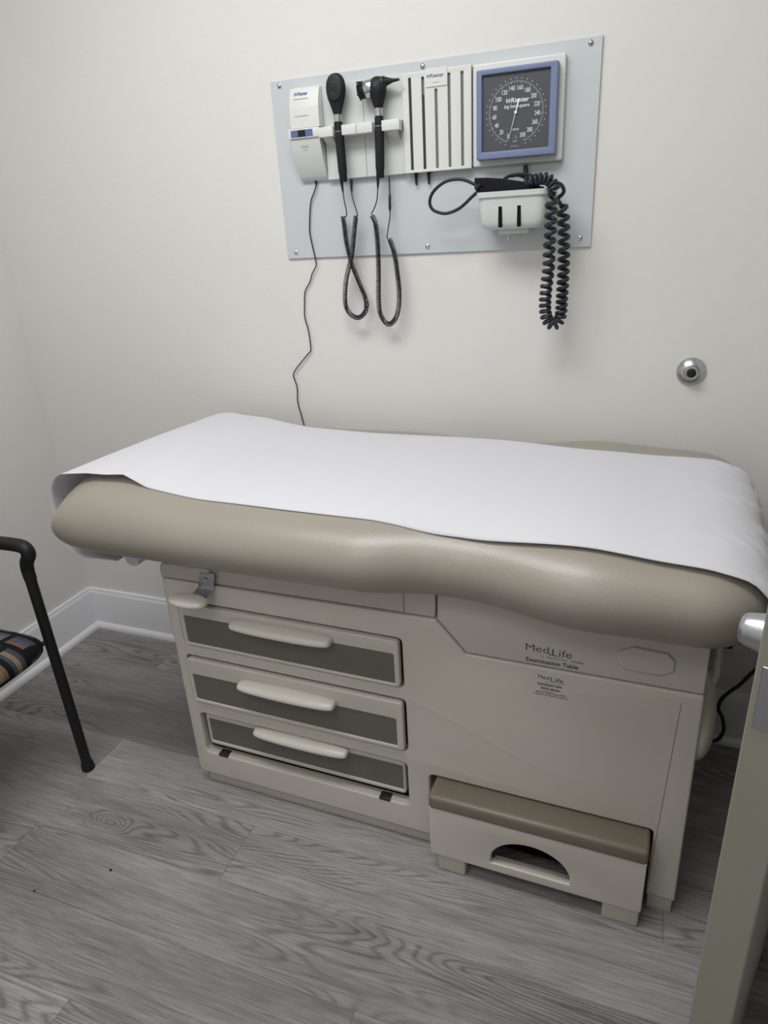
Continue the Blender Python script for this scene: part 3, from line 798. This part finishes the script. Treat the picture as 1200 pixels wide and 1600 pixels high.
# door stop
ds = thing('door_stop', (2.003, 0, 1.023), 'round satin metal wall door stop with dark rubber centre', 'door stop')
obj('flange', B().lathe([(0, 0.003), (0.0315, 0.003), (0.0318, -0.0025), (0.0300, -0.0055), (0.0225, -0.0115), (0.0175, -0.0150), (0.0160, -0.0155), (0.0150, -0.012), (0, -0.012)], (2.003, 0, 1.023), (0, 1, 0), 48), M['steel'], ds)
obj('bumper', B().lathe([(0.0150, -0.010), (0.0152, -0.0225), (0.0140, -0.0245), (0.0115, -0.0245), (0.0105, -0.0225), (0, -0.0220)], (2.003, 0, 1.023), (0, 1, 0), 40), mat('grey_rubber', (150, 151, 150), 0.5), ds)
obj('rubber_core', B().lathe([(0.0100, -0.020), (0.0098, -0.0228), (0.004, -0.0245), (0.0015, -0.0235), (0, -0.023)], (2.003, 0, 1.023), (0, 1, 0), 32), M['blackm'], ds)

# wall outlet and the table's cord
wo = thing('wall_outlet', (2.165, 0, 0.30), 'white wall outlet low behind the foot end of the table', 'outlet')
obj('cover_plate', plate(rrect(2.130, 2.202, 0.290, 0.405, 0.004), [], -0.005, 0.001, 0.002), M['trim'], wo)
for z in (0.325, 0.370):
    f = obj('socket', plate(rrect(2.149, 2.183, z - 0.014, z + 0.014, 0.008), [], -0.0062, -0.003, 0.0006), M['trim'], wo)
    obj('slot', B().box(2.158, 2.1605, -0.0066, -0.005, z - 0.002, z + 0.007).box(2.171, 2.1735, -0.0066, -0.005, z - 0.002, z + 0.007)
        .tube([(2.166, -0.0066, z - 0.008), (2.166, -0.005, z - 0.008)], 0.0025, 10), M['dark'], f)
cc = [P(1090, 1166, -0.10), P(1104, 1160, -0.09), P(1118, 1157, -0.085), P(1126.5, 1150, -0.08), P(1131, 1138, -0.075), P(1128, 1120, -0.07), P(1122.5, 1108, -0.07), P(1127, 1093, -0.07), P(1140, 1081, -0.07), P(1157, 1069, -0.07), P(1173, 1053, -0.07)]
e = cc[-1]; cc += [Vector((e.x + 0.03, -0.06, e.z + 0.045)), Vector((e.x + 0.03, -0.035, e.z + 0.09)), Vector((e.x + 0.0, -0.022, 0.345)), Vector((2.175, -0.014, 0.325))]
top('table_power_cord', B().tube(spline(cc, 6), 0.0048, 10).box(2.155, 2.18, -0.028, -0.0064, 0.312, 0.338, 0.004), M['black'], 'thick black power cord curling behind the foot end of the table', 'cable')

# ------------------------------------------------------------------ examination table (local coords: x right, y into wall, z up)
TR = math.radians(-1.15)
et = thing('examination_table', (0.876, -0.577, 0), 'beige examination table with taupe contoured cushion, three drawers and pull-out step', 'examination table', TR)


def tp(name, b, m, parent=None, sharp=35): return obj(name, b, m, parent or et, local=True, sharp=sharp)


SX0, SX1, SZ = 0.656, 1.130, 0.226
outline = fillet([(0.0, 0.040), (0.0, 0.629), (0.681, 0.637), (0.742, 0.5675), (1.183, 0.5675), (1.187, 0.045), (SX1, 0.045), (SX1, SZ), (SX0, SZ), (SX0, 0.040)],
                 [0.012, 0.003, 0.004, 0.006, 0.006, 0.003, 0.003, 0.014, 0.014, 0.004])
holes = [rrect(0.032, 0.605, 0.452, 0.577, 0.012), rrect(0.029, 0.607, 0.277, 0.420, 0.012), rrect(0.034, 0.603, 0.114, 0.243, 0.016)]
tp('body_front', plate(outline, holes, 0.0, 0.028, 0.005, 4), M['body2'])
tp('body_box', B().box(0.003, 0.650, 0.030, 0.44, 0.045, 0.660).box(0.650, 1.130, 0.030, 0.44, 0.240, 0.660).box(1.132, 1.1845, 0.0285, 0.44, 0.045, 0.566, 0.0)
   .box(0.650, 1.130, 0.30, 0.44, 0.045, 0.240), M['body'])
tp('gap_shade_sheet', B().box(0.012, 0.63, 0.0255, 0.0310, 0.100, 0.600), M['dark'])  # dark sheet stands in for the shade in the drawer gaps
tp('plinth', B().box(0.017, 0.652, 0.013, 0.43, 0.0, 0.046, 0.004), M['body'])
tp('plinth', B().box(1.134, 1.1835, 0.006, 0.43, 0.0, 0.050, 0.004), M['body'])
tp('corner_seam', B().prism([(1.1462, 0.545), (1.1470, 0.545), (1.1310, 0.060), (1.1302, 0.060)], -0.0003, 0.001, 'xz'), M['bracket'])
# upper panels under the cushion
up = tp('upper_panel', plate(fillet([(0.0005, 0.6315), (0.0005, 0.672), (0.143, 0.676), (0.146, 0.6335)], [0.004, 0.02, 0.006, 0.003]), [], -0.002, 0.06, 0.006, 4), M['body'])
tp('upper_panel', plate([(0.140, 0.6330), (0.140, 0.700), (0.6115, 0.700), (0.6115, 0.6385)], [], 0.006, 0.06, 0.003), M['body'])
tp('upper_panel', plate([(0.6125, 0.6385), (0.6125, 0.715), (0.6820, 0.715), (0.6785, 0.6395)], [], 0.005, 0.06, 0.003), M['body'])
tp('upper_panel', plate(fillet([(0.6835, 0.6385), (0.6860, 0.715), (1.1805, 0.700), (1.1815, 0.5700), (0.7440, 0.5700)], [0.002, 0, 0, 0.006, 0.006]), [], 0.003, 0.44, 0.003, 3), M['body'])
oc = [(1.030, 0.633), (1.056, 0.649), (1.115, 0.646), (1.127, 0.632), (1.127, 0.611), (1.104, 0.598), (1.044, 0.599), (1.031, 0.612)]
tp('octagon_cap', plate(fillet(oc, 0.004, 3), [], -0.0025, 0.004, 0.0022, 3), M['body'])


def drawer(x0, x1, z0, z1, yf, px0, px1, pz0, pz1, hx, hz, hl_=0.127):
    d = tp('drawer', plate(rrect(x0, x1, z0, z1, 0.011), [rrect(px0, px1, pz0, pz1, 0.004)], yf, yf + 0.018, 0.004, 3), M['body2'])
    tp('drawer_insert', B().box(px0 - 0.004, px1 + 0.004, yf + 0.0035, yf + 0.012, pz0 - 0.004, pz1 + 0.004), M['dpanel'], d)
    h = tp('drawer_handle', B().ell((hx, yf - 0.010, hz), hl_, 0.023, 0.0140, 0.30, 24, 40), M['handle'], d, 60)


drawer(0.039, 0.600, 0.457, 0.5735, -0.008, 0.050, 0.588, 0.465, 0.5400, 0.321, 0.549)
drawer(0.033, 0.602, 0.283, 0.4155, -0.008, 0.043, 0.585, 0.294, 0.3690, 0.315, 0.3785)
drawer(0.044, 0.594, 0.137, 0.2400, 0.010, 0.052, 0.587, 0.148, 0.2200, 0.327, 0.2285)
for x in (0.086, 0.541):
    tp('drawer_catch', B().box(x - 0.014, x + 0.014, -0.001, 0.02, 0.1105, 0.1185, 0.001), M['bracket'])
tp('drawer_sill', B().box(0.036, 0.601, 0.006, 0.029, 0.100, 0.1165, 0.003), M['body'])

# release lever
lv = tp('release_lever', B().prism([(0.108, 0.622), (0.150, 0.622), (0.160, 0.668), (0.118, 0.662)], -0.0050, -0.0020, 'xz')
        .prism([(-0.0035, 0.6215), (-0.0035, 0.6245), (-0.045, 0.6165), (-0.045, 0.6135)], 0.108, 0.150, 'yz'), M['steel'])
tp('lever_paddle', B().ell((0.108, -0.045, 0.611), 0.048, 0.026, 0.0130, 0.6), M['handle'], lv, 60)
tp('bolt', B().lathe([(0, -0.010), (0.004, -0.0095), (0.0055, -0.007), (0.0055, -0.004)], (0.135, 0, 0.650), (0, 1, 0), 16), M['chrome'], lv)

# step
SY = -0.058
arch_ = [(0.811, 0.074)] + [(0.895 + math.cos(a) * 0.084, 0.086 + math.sin(a) * 0.066) for a in [PI - PI * k / 20 for k in range(21)]] + [(0.979, 0.074)]
arch_ = arch_[::-1]
st = tp('step', merge(plate(fillet([(0.672, 0.050), (1.123, 0.050), (1.123, 0.190), (0.672, 0.190)], [0.010, 0.010, 0, 0]), [arch_], SY + 0.002, SY + 0.020, 0.0035, 3),
                      B().box(0.673, 0.685, SY + 0.018, 0.27, 0.052, 0.188, 0.002).box(1.110, 1.122, SY + 0.018, 0.27, 0.052, 0.188, 0.002),
                      B().box(0.815, 0.975, SY + 0.016, SY + 0.030, 0.058, 0.070, 0.002)), M['body2'])
tp('step_tread', B().box(0.6705, 1.1245, SY, 0.27, 0.1865, 0.2225, 0.009, 4), M['tread'], st)
tp('tread_mat', B().box(0.682, 1.113, SY + 0.010, 0.25, 0.221, 0.2232, 0.0008, 1), M['treadtop'], st)
tp('step_inner_shade', B().box(0.69, 1.105, 0.10, 0.106, 0.052, 0.186).box(0.69, 1.105, 0.01, 0.10, 0.100, 0.104).box(0.69, 1.105, 0.01, 0.10, 0.055, 0.059), M['dark'], st)  # inner back and shelves coloured near black for the shade under the step
for a, b_ in ((0.687, 0.752), (1.047, 1.1205)):
    tp('foot', B().box(a, b_, SY + 0.008, SY + 0.075, 0.0, 0.056, 0.005, 3), M['body'], st)
    tp('foot', B().box(a, b_, 0.19, 0.26, 0.0, 0.056, 0.005, 3), M['body'], st)

# printing on the front
mlg = merge(text('Med', 0.8625, 0.9065, 0.6015, 0.6165, 0.003, -0.008), text('Life', 0.9130, 0.9495, 0.5985, 0.6140, 0.003, -0.008))
tp('logo', merge(mlg, text('Examination Table', 0.8640, 0.9625, 0.5765, 0.5860, 0.003, 0.015), text('CANADA', 0.9490, 0.9720, 0.5910, 0.5945, 0.003, 0.02),
                 text('A   Med Life Product', 0.8940, 0.9430, 0.5910, 0.5945, 0.003, 0.0)), M['ink'])
leaf = B()
for k, (a0, ln) in enumerate(((1.9, 0.007), (1.1, 0.007), (2.6, 0.005))):
    stroke(leaf, 0.9105, 0.5975, 0.9105 + math.cos(a0) * ln, 0.5975 + math.sin(a0) * ln, 0.0004, 0.0026, 0.0020)
tp('leaf_emblem', leaf, M['olive'])
tp('logo', merge(text('Med', 0.8885, 0.9095, 0.5430, 0.5520, 0.0), text('Life', 0.9130, 0.9370, 0.5410, 0.5510, 0.0), text('Examination table', 0.8885, 0.9350, 0.5285, 0.5345, 0.0, 0.02),
                 text('32502 Mucha', 0.8945, 0.9320, 0.5195, 0.5245, 0.0, 0.03), text('Dimensions', 0.9000, 0.9200, 0.5150, 0.5175, 0.0),
                 text('Maximum weight capacity 500 lb', 0.8860, 0.9430, 0.5095, 0.5135, 0.0, 0.02), text('Designed & manufactured by Medlife Inc', 0.8830, 0.9470, 0.5045, 0.5080, 0.0, 0.02),
                 text('A  Med Life Product  CANADA', 0.9010, 0.9400, 0.5370, 0.5390, 0.0)), M['ink'])

# bulging side cover at the foot end
tp('side_cover', B().ell((1.185, 0.13, 0.445), 0.034, 0.12, 0.085, 0.7), M['body2'], None, 60)

# cushion
CX0, CX1, CYC = -0.213, 1.264, 0.2225
ZB = 0.686


def lerp_tab(tab, x):
    if x <= tab[0][0]: return tab[0][1]
    for (a, va_), (b_, vb_) in zip(tab, tab[1:]):
        if x <= b_:
            t_ = (x - a) / (b_ - a); t_ = t_ * t_ * (3 - 2 * t_); return va_ + (vb_ - va_) * t_
    return tab[-1][1]


ZT = [(-0.24, 0.893), (-0.06, 0.897), (0.20, 0.870), (0.40, 0.867), (0.60, 0.867), (0.78, 0.866), (0.95, 0.868), (1.10, 0.862), (1.264, 0.850)]
WF = [(-0.24, 0.330), (0.30, 0.330), (0.54, 0.326), (0.70, 0.291), (0.76, 0.293), (0.98, 0.333), (1.14, 0.322), (1.264, 0.302)]
WBK = [(-0.24, 0.305), (0.15, 0.315), (0.45, 0.343), (0.68, 0.308), (0.76, 0.308), (0.92, 0.357), (1.14, 0.345), (1.264, 0.325)]
ZBT = [(0.72, 0.686), (0.95, 0.677), (1.264, 0.668)]
CAPL, CAPR = 0.135, 0.105
EN, EM, ENB, EMB = 4.2, 2.1, 12.0, 4.0


def cus(x):
    s_ = 1.0; ex = 0
    if x < CX0 + CAPL:
        t_ = (CX0 + CAPL - x) / CAPL; s_ = max(0, 1 - t_ ** 2.5) ** (1 / 2.5); ex = 0.032 * (1 - s_)
    elif x > CX1 - CAPR:
        t_ = (x - CX1 + CAPR) / CAPR; s_ = max(0, 1 - t_ ** 2.3) ** (1 / 2.3); ex = 0.12 * (1 - s_)
    zt = lerp_tab(ZT, x); zb = lerp_tab(ZBT, x)
    zc = 0.775
    sb = s_
    if x < CX0 + CAPL: sb = max(0, 1 - t_ ** 5) ** (1 / 5)
    return zc, (zt - zc) * s_, (zc - zb) * sb, lerp_tab(WF, x) - ex, lerp_tab(WBK, x) - ex


def cxs(n=150):
    xs = []
    for k in range(17): xs.append(CX0 + CAPL * (1 - math.cos(PI / 2 * k / 16)))
    n2 = 110
    for k in range(1, n2): xs.append(CX0 + CAPL + (CX1 - CAPR - CX0 - CAPL) * k / n2)
    for k in range(17): xs.append(CX1 - CAPR + CAPR * math.sin(PI / 2 * k / 16))
    return xs


b = B(); rows = []; NS = 72
for x in cxs():
    zc, ht, hb, wf, wk = cus(x); r = []
    for k in range(NS):
        a = 2 * PI * k / NS; c_, s_ = math.cos(a), math.sin(a)
        yy = math.copysign(abs(c_) ** (2 / (ENB if c_ > 0 else EN)), c_); zz = math.copysign(abs(s_) ** (2 / (EMB if c_ > 0 and s_ > 0 else EM)), s_)
        y_ = CYC + (yy * wk if yy > 0 else yy * wf); z_ = zc + (zz * ht if zz > 0 else zz * hb)
        r.append((x, y_, z_))
    rows.append(r)
b.grid(rows, True)
b.bm.verts.ensure_lookup_table()
bmesh.ops.remove_doubles(b.bm, verts=b.bm.verts[:], dist=1e-5)
tp('cushion', b, M['vinyl'], None, 80)
tp('cushion_support', B().box(0.01, 1.17, 0.04, 0.43, 0.655, 0.700), M['body'])

# ------------------------------------------------------------------ exam paper on the table (same local frame, own object)
def ztop_at(x, y):
    zc, ht, hb, wf, wk = cus(x); w = wk if y > CYC else wf
    q = abs(y - CYC) / w
    if q >= 1: return None, zc
    return zc + ht * (1 - q ** (ENB if y > CYC else EN)) ** (1 / (EMB if y > CYC else EM)), zc


def slice_curve(y):
    """x,z points of the cushion outline at depth y, from x=0.0 over the foot end and down"""
    pts_ = []; x = 0.0
    last = None
    xs = [0.0 + (CX1 - 0.15) * k / 60 for k in range(60)] + [CX1 - 0.15 + 0.15 * math.sin(PI / 2 * k / 60) for k in range(61)]
    for x in xs:
        z, zc = ztop_at(x, y)
        if z is None: break
        pts_.append((x, z))
    xe = pts_[-1][0]
    for k in range(1, 11): pts_.append((xe - 0.004 * (k / 10) ** 2, 0.775 - 0.055 * k / 10 if pts_[-1][1] < 0.80 or k > 1 else 0.775))
    return pts_


left = [(-0.090, 0.6835), (-0.140, 0.6830), (-0.185, 0.6850), (-0.220, 0.698), (-0.236, 0.730), (-0.2415, 0.775), (-0.2415, 0.815), (-0.2340, 0.850), (-0.220, 0.875), (-0.205, 0.890), (-0.187, 0.8975), (-0.160, 0.9005), (-0.120, 0.9005), (-0.07, 0.9005), (-0.02, 0.8990)]
PYF = [(-0.24, -0.036), (0.10, -0.026), (0.55, -0.022), (0.95, -0.044), (1.20, -0.052)]
PY0, PY1 = -0.040, 0.482
PYB = [(0.0, 0.482), (0.30, 0.468), (0.70, 0.476), (0.95, 0.442), (1.20, 0.458)]
NY = 64; NL = 130
rows = []
rnd = random.Random(3)
ph_ = [rnd.uniform(0, 6.28) for _ in range(12)]
for j in range(NY + 1):
    f_ = j / NY; y = PY0 + (PY1 - PY0) * f_
    # stiff paper: edge follows the cushion only partly
    ys = CYC + (y - CYC) * (0.96 if y < CYC else 0.80)
    cv = slice_curve(ys)
    edge = abs(2 * f_ - 1)
    lz = [(x - 0.008 * (1 - f_) * (x < -0.15) + 0.070 * f_ * (1 if x < -0.15 else max(0, (-0.02 - x) / 0.13)), z - (0.006 * (1 - f_) ** 5 if -0.16 < x < -0.03 else 0) - (0.011 * (1 - f_) ** 2 if x < -0.15 else 0) - (0.004 * f_ if x > -0.1 and z > 0.8 else 0)) for x, z in left]
    pl_ = lz + [(x, z + 0.0026) for x, z in cv if x > 0.03]
    # outward offset at the foot end
    d_ = [0]
    for a, c_ in zip(pl_, pl_[1:]): d_.append(d_[-1] + math.hypot(c_[0] - a[0], c_[1] - a[1]))
    r = []; i = 0
    for k in range(NL + 1):
        s_ = d_[-1] * k / NL
        while i < len(d_) - 2 and d_[i + 1] < s_: i += 1
        t_ = (s_ - d_[i]) / max(1e-9, d_[i + 1] - d_[i])
        x = pl_[i][0] + (pl_[i + 1][0] - pl_[i][0]) * t_; z = pl_[i][1] + (pl_[i + 1][1] - pl_[i][1]) * t_
        end = max(0, min(1, (x - 1.08) / 0.10))
        x2 = x + end * 0.005
        cr_ = end * (math.sin(y * 60 + ph_[0] + z * 40) * 0.0020 + math.sin(y * 131 + ph_[1] - z * 90 + x * 70) * 0.0014 + math.sin(y * 33 + z * 70 + ph_[2]) * 0.0020)
        flat = (math.sin(x * 5.1 + y * 3 + ph_[3]) * 0.0008 + math.sin(x * 11 - y * 7 + ph_[4]) * 0.0005)
        yy = y + (lerp_tab(PYF, x) - PY0) * (1 - f_) ** 1.5 + (lerp_tab(PYB, x) - PY1) * f_ ** 1.5 + 0.0012 * math.sin(x * 9 + ph_[5])
        r.append((x2 + cr_, yy, z + flat + abs(cr_) * 0.5 + 0.0012))
    rows.append(r)
pb = B().grid(rows)
tm = Matrix.Translation((0.876, -0.577, 0)) @ Matrix.Rotation(TR, 4, 'Z')
pb.bm.transform(tm)
paper = top('exam_paper', pb, M['paper'], 'white disposable paper sheet drawn over the examination table cushion', 'paper', sharp=80)
sm = paper.modifiers.new('thick', 'SOLIDIFY'); sm.thickness = 0.0004; sm.offset = 1

# paper roll slung under the head end
rl = B().lathe([(0, 0), (0.010, 0.0), (0.0205, 0.001), (0.0220, 0.004), (0.0220, 0.446), (0.0205, 0.449), (0, 0.449)], (-0.098, 0.018, 0.6590), (0, 1, 0), 40)
rl.bm.transform(tm)
top('paper_roll', rl, M['paper'], 'white paper roll slung under the head end of the cushion', 'paper roll')

# clear plastic sleeve hanging at the foot end
b = B(); rows = []
for i in range(15):
    z = 0.675 - 0.135 * i / 14; r = []
    w = 0.030 * (1 - 0.15 * math.sin(i * 0.5)) * (1 if i < 12 else (1 - (i - 11) * 0.22))
    for k in range(20):
        a = 2 * PI * k / 20
        r.append((1.2005 + math.cos(a) * w * 0.45 * (0.75 + 0.08 * math.sin(k * 2.1 + i)), 0.10 + math.sin(a) * w * 1.6 + 0.002 * math.sin(k * 3 + i * 1.7), z))
    rows.append(r)
b.grid(rows, True); b.bm.transform(tm)
top('plastic_sleeve', b, M['film'], 'crumpled clear plastic sleeve hanging under the foot end of the cushion', 'plastic sleeve', sharp=60)

# ------------------------------------------------------------------ chair at the left wall
cx, cy = 0.30, -0.89
chr_ = thing('armchair', (cx, cy, 0), 'black tube-framed armchair with multicoloured patchwork seat by the left wall', 'chair')
YN, YF = -0.634, -1.146


def leg_front(y):
    return spline([(0.531, y, 0.012), (0.525, y, 0.33), (0.519, y, 0.60), (0.5185, y, 0.635)], 4)


for y in (YN, YF):
    lg = obj('leg', B().tube(leg_front(y), 0.0135, 16), M['chairm'], chr_)
    obj('foot_cap', B().lathe([(0, 0), (0.0175, 0), (0.0180, 0.006), (0.0160, 0.022), (0.0145, 0.026), (0.0135, 0.028)], (0.531, y, 0), (0, 0, 1), 20), M['blackm'], lg)
    ap = spline([(0.5195, y, 0.606), (0.5185, y, 0.634), (0.5235, y, 0.655), (0.5355, y, 0.674), (0.5340, y, 0.690), (0.514, y, 0.6985), (0.45, y, 0.6985), (0.33, y, 0.694), (0.20, y, 0.686), (0.10, y, 0.676)], 8)
    obj('armrest', B().tube(ap, [0.0148 + 0.0022 * min(1, k / 24) for k in range(len(ap))], 16), M['chairm'], chr_)
    lg = obj('leg', B().tube(spline([(0.060, y, 0.012), (0.085, y, 0.30), (0.10, y, 0.55), (0.098, y, 0.69)], 4), 0.0135, 16), M['chairm'], chr_)
    obj('foot_cap', B().lathe([(0, 0), (0.0175, 0), (0.0180, 0.006), (0.0160, 0.022), (0.0145, 0.026), (0.0135, 0.028)], (0.060, y, 0), (0, 0, 1), 20), M['blackm'], lg)
    obj('seat_rail', B().tube([(0.09, y + (0.5 if y < -1 else -0.5) * 0.08, 0.402), (0.48, y + (0.5 if y < -1 else -0.5) * 0.08, 0.402)], 0.010, 12), M['chairm'], chr_)
obj('crossbar', B().tube([(0.09, YN, 0.400), (0.09, YF, 0.400)], 0.010, 12), M['chairm'], chr_)
obj('crossbar', B().tube([(0.480, YN - 0.035, 0.405), (0.480, YF + 0.035, 0.405)], 0.010, 12), M['chairm'], chr_)
for y, sg in ((YN, -1), (YF, 1)):
    obj('seat_bolt', B().tube([(0.523, y, 0.425), (0.505, y + sg * 0.035, 0.425)], 0.0065, 10), M['blackm'], chr_)
# seat cushion: superellipse plan, domed top
b = B(); rows = []
scx, scy, sax, say = 0.306, -0.890, 0.245, 0.2435
for i in range(17):
    a = -PI / 2 + PI * i / 16
    rr = math.cos(a) ** 0.30 if 0 < i < 16 else 0.0
    z = 0.429 + (0.040 if a > 0 else 0.036) * math.copysign(abs(math.sin(a)) ** 0.8, a)
    row_ = []
    for k in range(64):
        t_ = 2 * PI * k / 64; c_, s_ = math.cos(t_), math.sin(t_)
        row_.append((scx + sax * rr * math.copysign(abs(c_) ** 0.22, c_), scy + say * rr * math.copysign(abs(s_) ** 0.22, s_), z))
    rows.append(row_)
b.grid(rows, True); bmesh.ops.remove_doubles(b.bm, verts=b.bm.verts[:], dist=1e-5)
obj('seat', b, M['fabric'], chr_, sharp=80)
b = B(); rows = []
for i in range(17):
    a = -PI / 2 + PI * i / 16
    rr = math.cos(a) ** 0.4 if 0 < i < 16 else 0.0
    x = 0.090 + 0.028 * math.sin(a)
    row_ = []
    for k in range(64):
        t_ = 2 * PI * k / 64; c_, s_ = math.cos(t_), math.sin(t_)
        zz = 0.69 + 0.17 * rr * math.copysign(abs(s_) ** 0.5, s_)
        row_.append((x - (zz - 0.55) * 0.08, scy + 0.235 * rr * math.copysign(abs(c_) ** 0.5, c_), zz))
    rows.append(row_)
b.grid(rows, True); bmesh.ops.remove_doubles(b.bm, verts=b.bm.verts[:], dist=1e-5)
obj('backrest', b, M['fabric'], chr_, sharp=80)

# crumbs on the floor
def Pz(px, py):
    d = RM.transposed() @ Vector(((px - 600) / FPX, (py - 800) / FPX, 1)); return CAM - d * (CAM.z / d.z)
for px, py, r, lab in ((173, 1360, 0.0028, 'tiny dark crumb on the grey floor nearest the drawers'), (54, 1392, 0.0022, 'tiny dark crumb on the grey floor near the left edge')):
    q = Pz(px, py)
    top('crumb', B().ell((q.x, q.y, r * 0.5), r * 1.4, r, r * 0.55, 0.8, 10, 6), M['blackm'], lab, 'crumb', 'crumbs on the floor')

# ------------------------------------------------------------------ ceiling light, added fill panel and lighting
LXc, LYc = 1.22, -1.02
em = bpy.data.materials.new('light_diffuser'); em.use_nodes = True
eb_ = em.node_tree.nodes['Principled BSDF']; eb_.inputs['Base Color'].default_value = (0.9, 0.9, 0.9, 1)
eb_.inputs['Emission Color'].default_value = (1.0, 0.985, 0.96, 1); eb_.inputs['Emission Strength'].default_value = 1.0
for ly, lab in ((LYc, 'white framed rectangular ceiling light panel above the examination table'), (LYc - 1.15, 'white framed fill light panel added on the ceiling behind the camera by the front wall')):  # first is the room's light, second an added fill panel
    cl = thing('ceiling_and_fill_light', (LXc, ly, CZ), lab, 'ceiling light', 0, 'ceiling light panels')
    fme = plate(rrect(-0.62, 0.62, -0.32, 0.32, 0.004), [rrect(-0.59, 0.59, -0.29, 0.29, 0.003)], 0, 0.02, 0.002)
    fme.transform(Matrix(((1, 0, 0, 0), (0, 0, 1, 0), (0, -1, 0, 0.0), (0, 0, 0, 1))))
    obj('frame', fme, M['trim'], cl, local=True)
    obj('diffuser', B().box(LXc - 0.59, LXc + 0.59, ly - 0.29, ly + 0.29, CZ - 0.010, CZ - 0.002), em, cl)
ld = bpy.data.lights.new('ceiling_and_fill_lamp', 'AREA'); ld.shape = 'RECTANGLE'; ld.size = 1.16; ld.size_y = 0.56; ld.energy = 21.5; ld.color = (1.0, 1.0, 0.995)
lo = bpy.data.objects.new('ceiling_and_fill_lamp', ld); C.objects.link(lo); lo.location = (LXc, LYc, CZ - 0.02)
fill_ld = ld.copy(); fill_ld.energy = 8.5  # added fill lamp out of view, brightens the table front
fill_lo = bpy.data.objects.new('ceiling_and_fill_lamp', fill_ld); C.objects.link(fill_lo); fill_lo.location = (LXc, LYc - 1.15, CZ - 0.02)

w = bpy.data.worlds.new('world'); bpy.context.scene.world = w; w.use_nodes = True
w.node_tree.nodes['Background'].inputs['Color'].default_value = (0.8, 0.82, 0.85, 1); w.node_tree.nodes['Background'].inputs['Strength'].default_value = 0.3
sc = bpy.context.scene
sc.view_settings.view_transform = 'Standard'; sc.view_settings.look = 'None'; sc.view_settings.exposure = 0.0; sc.view_settings.gamma = 1.0
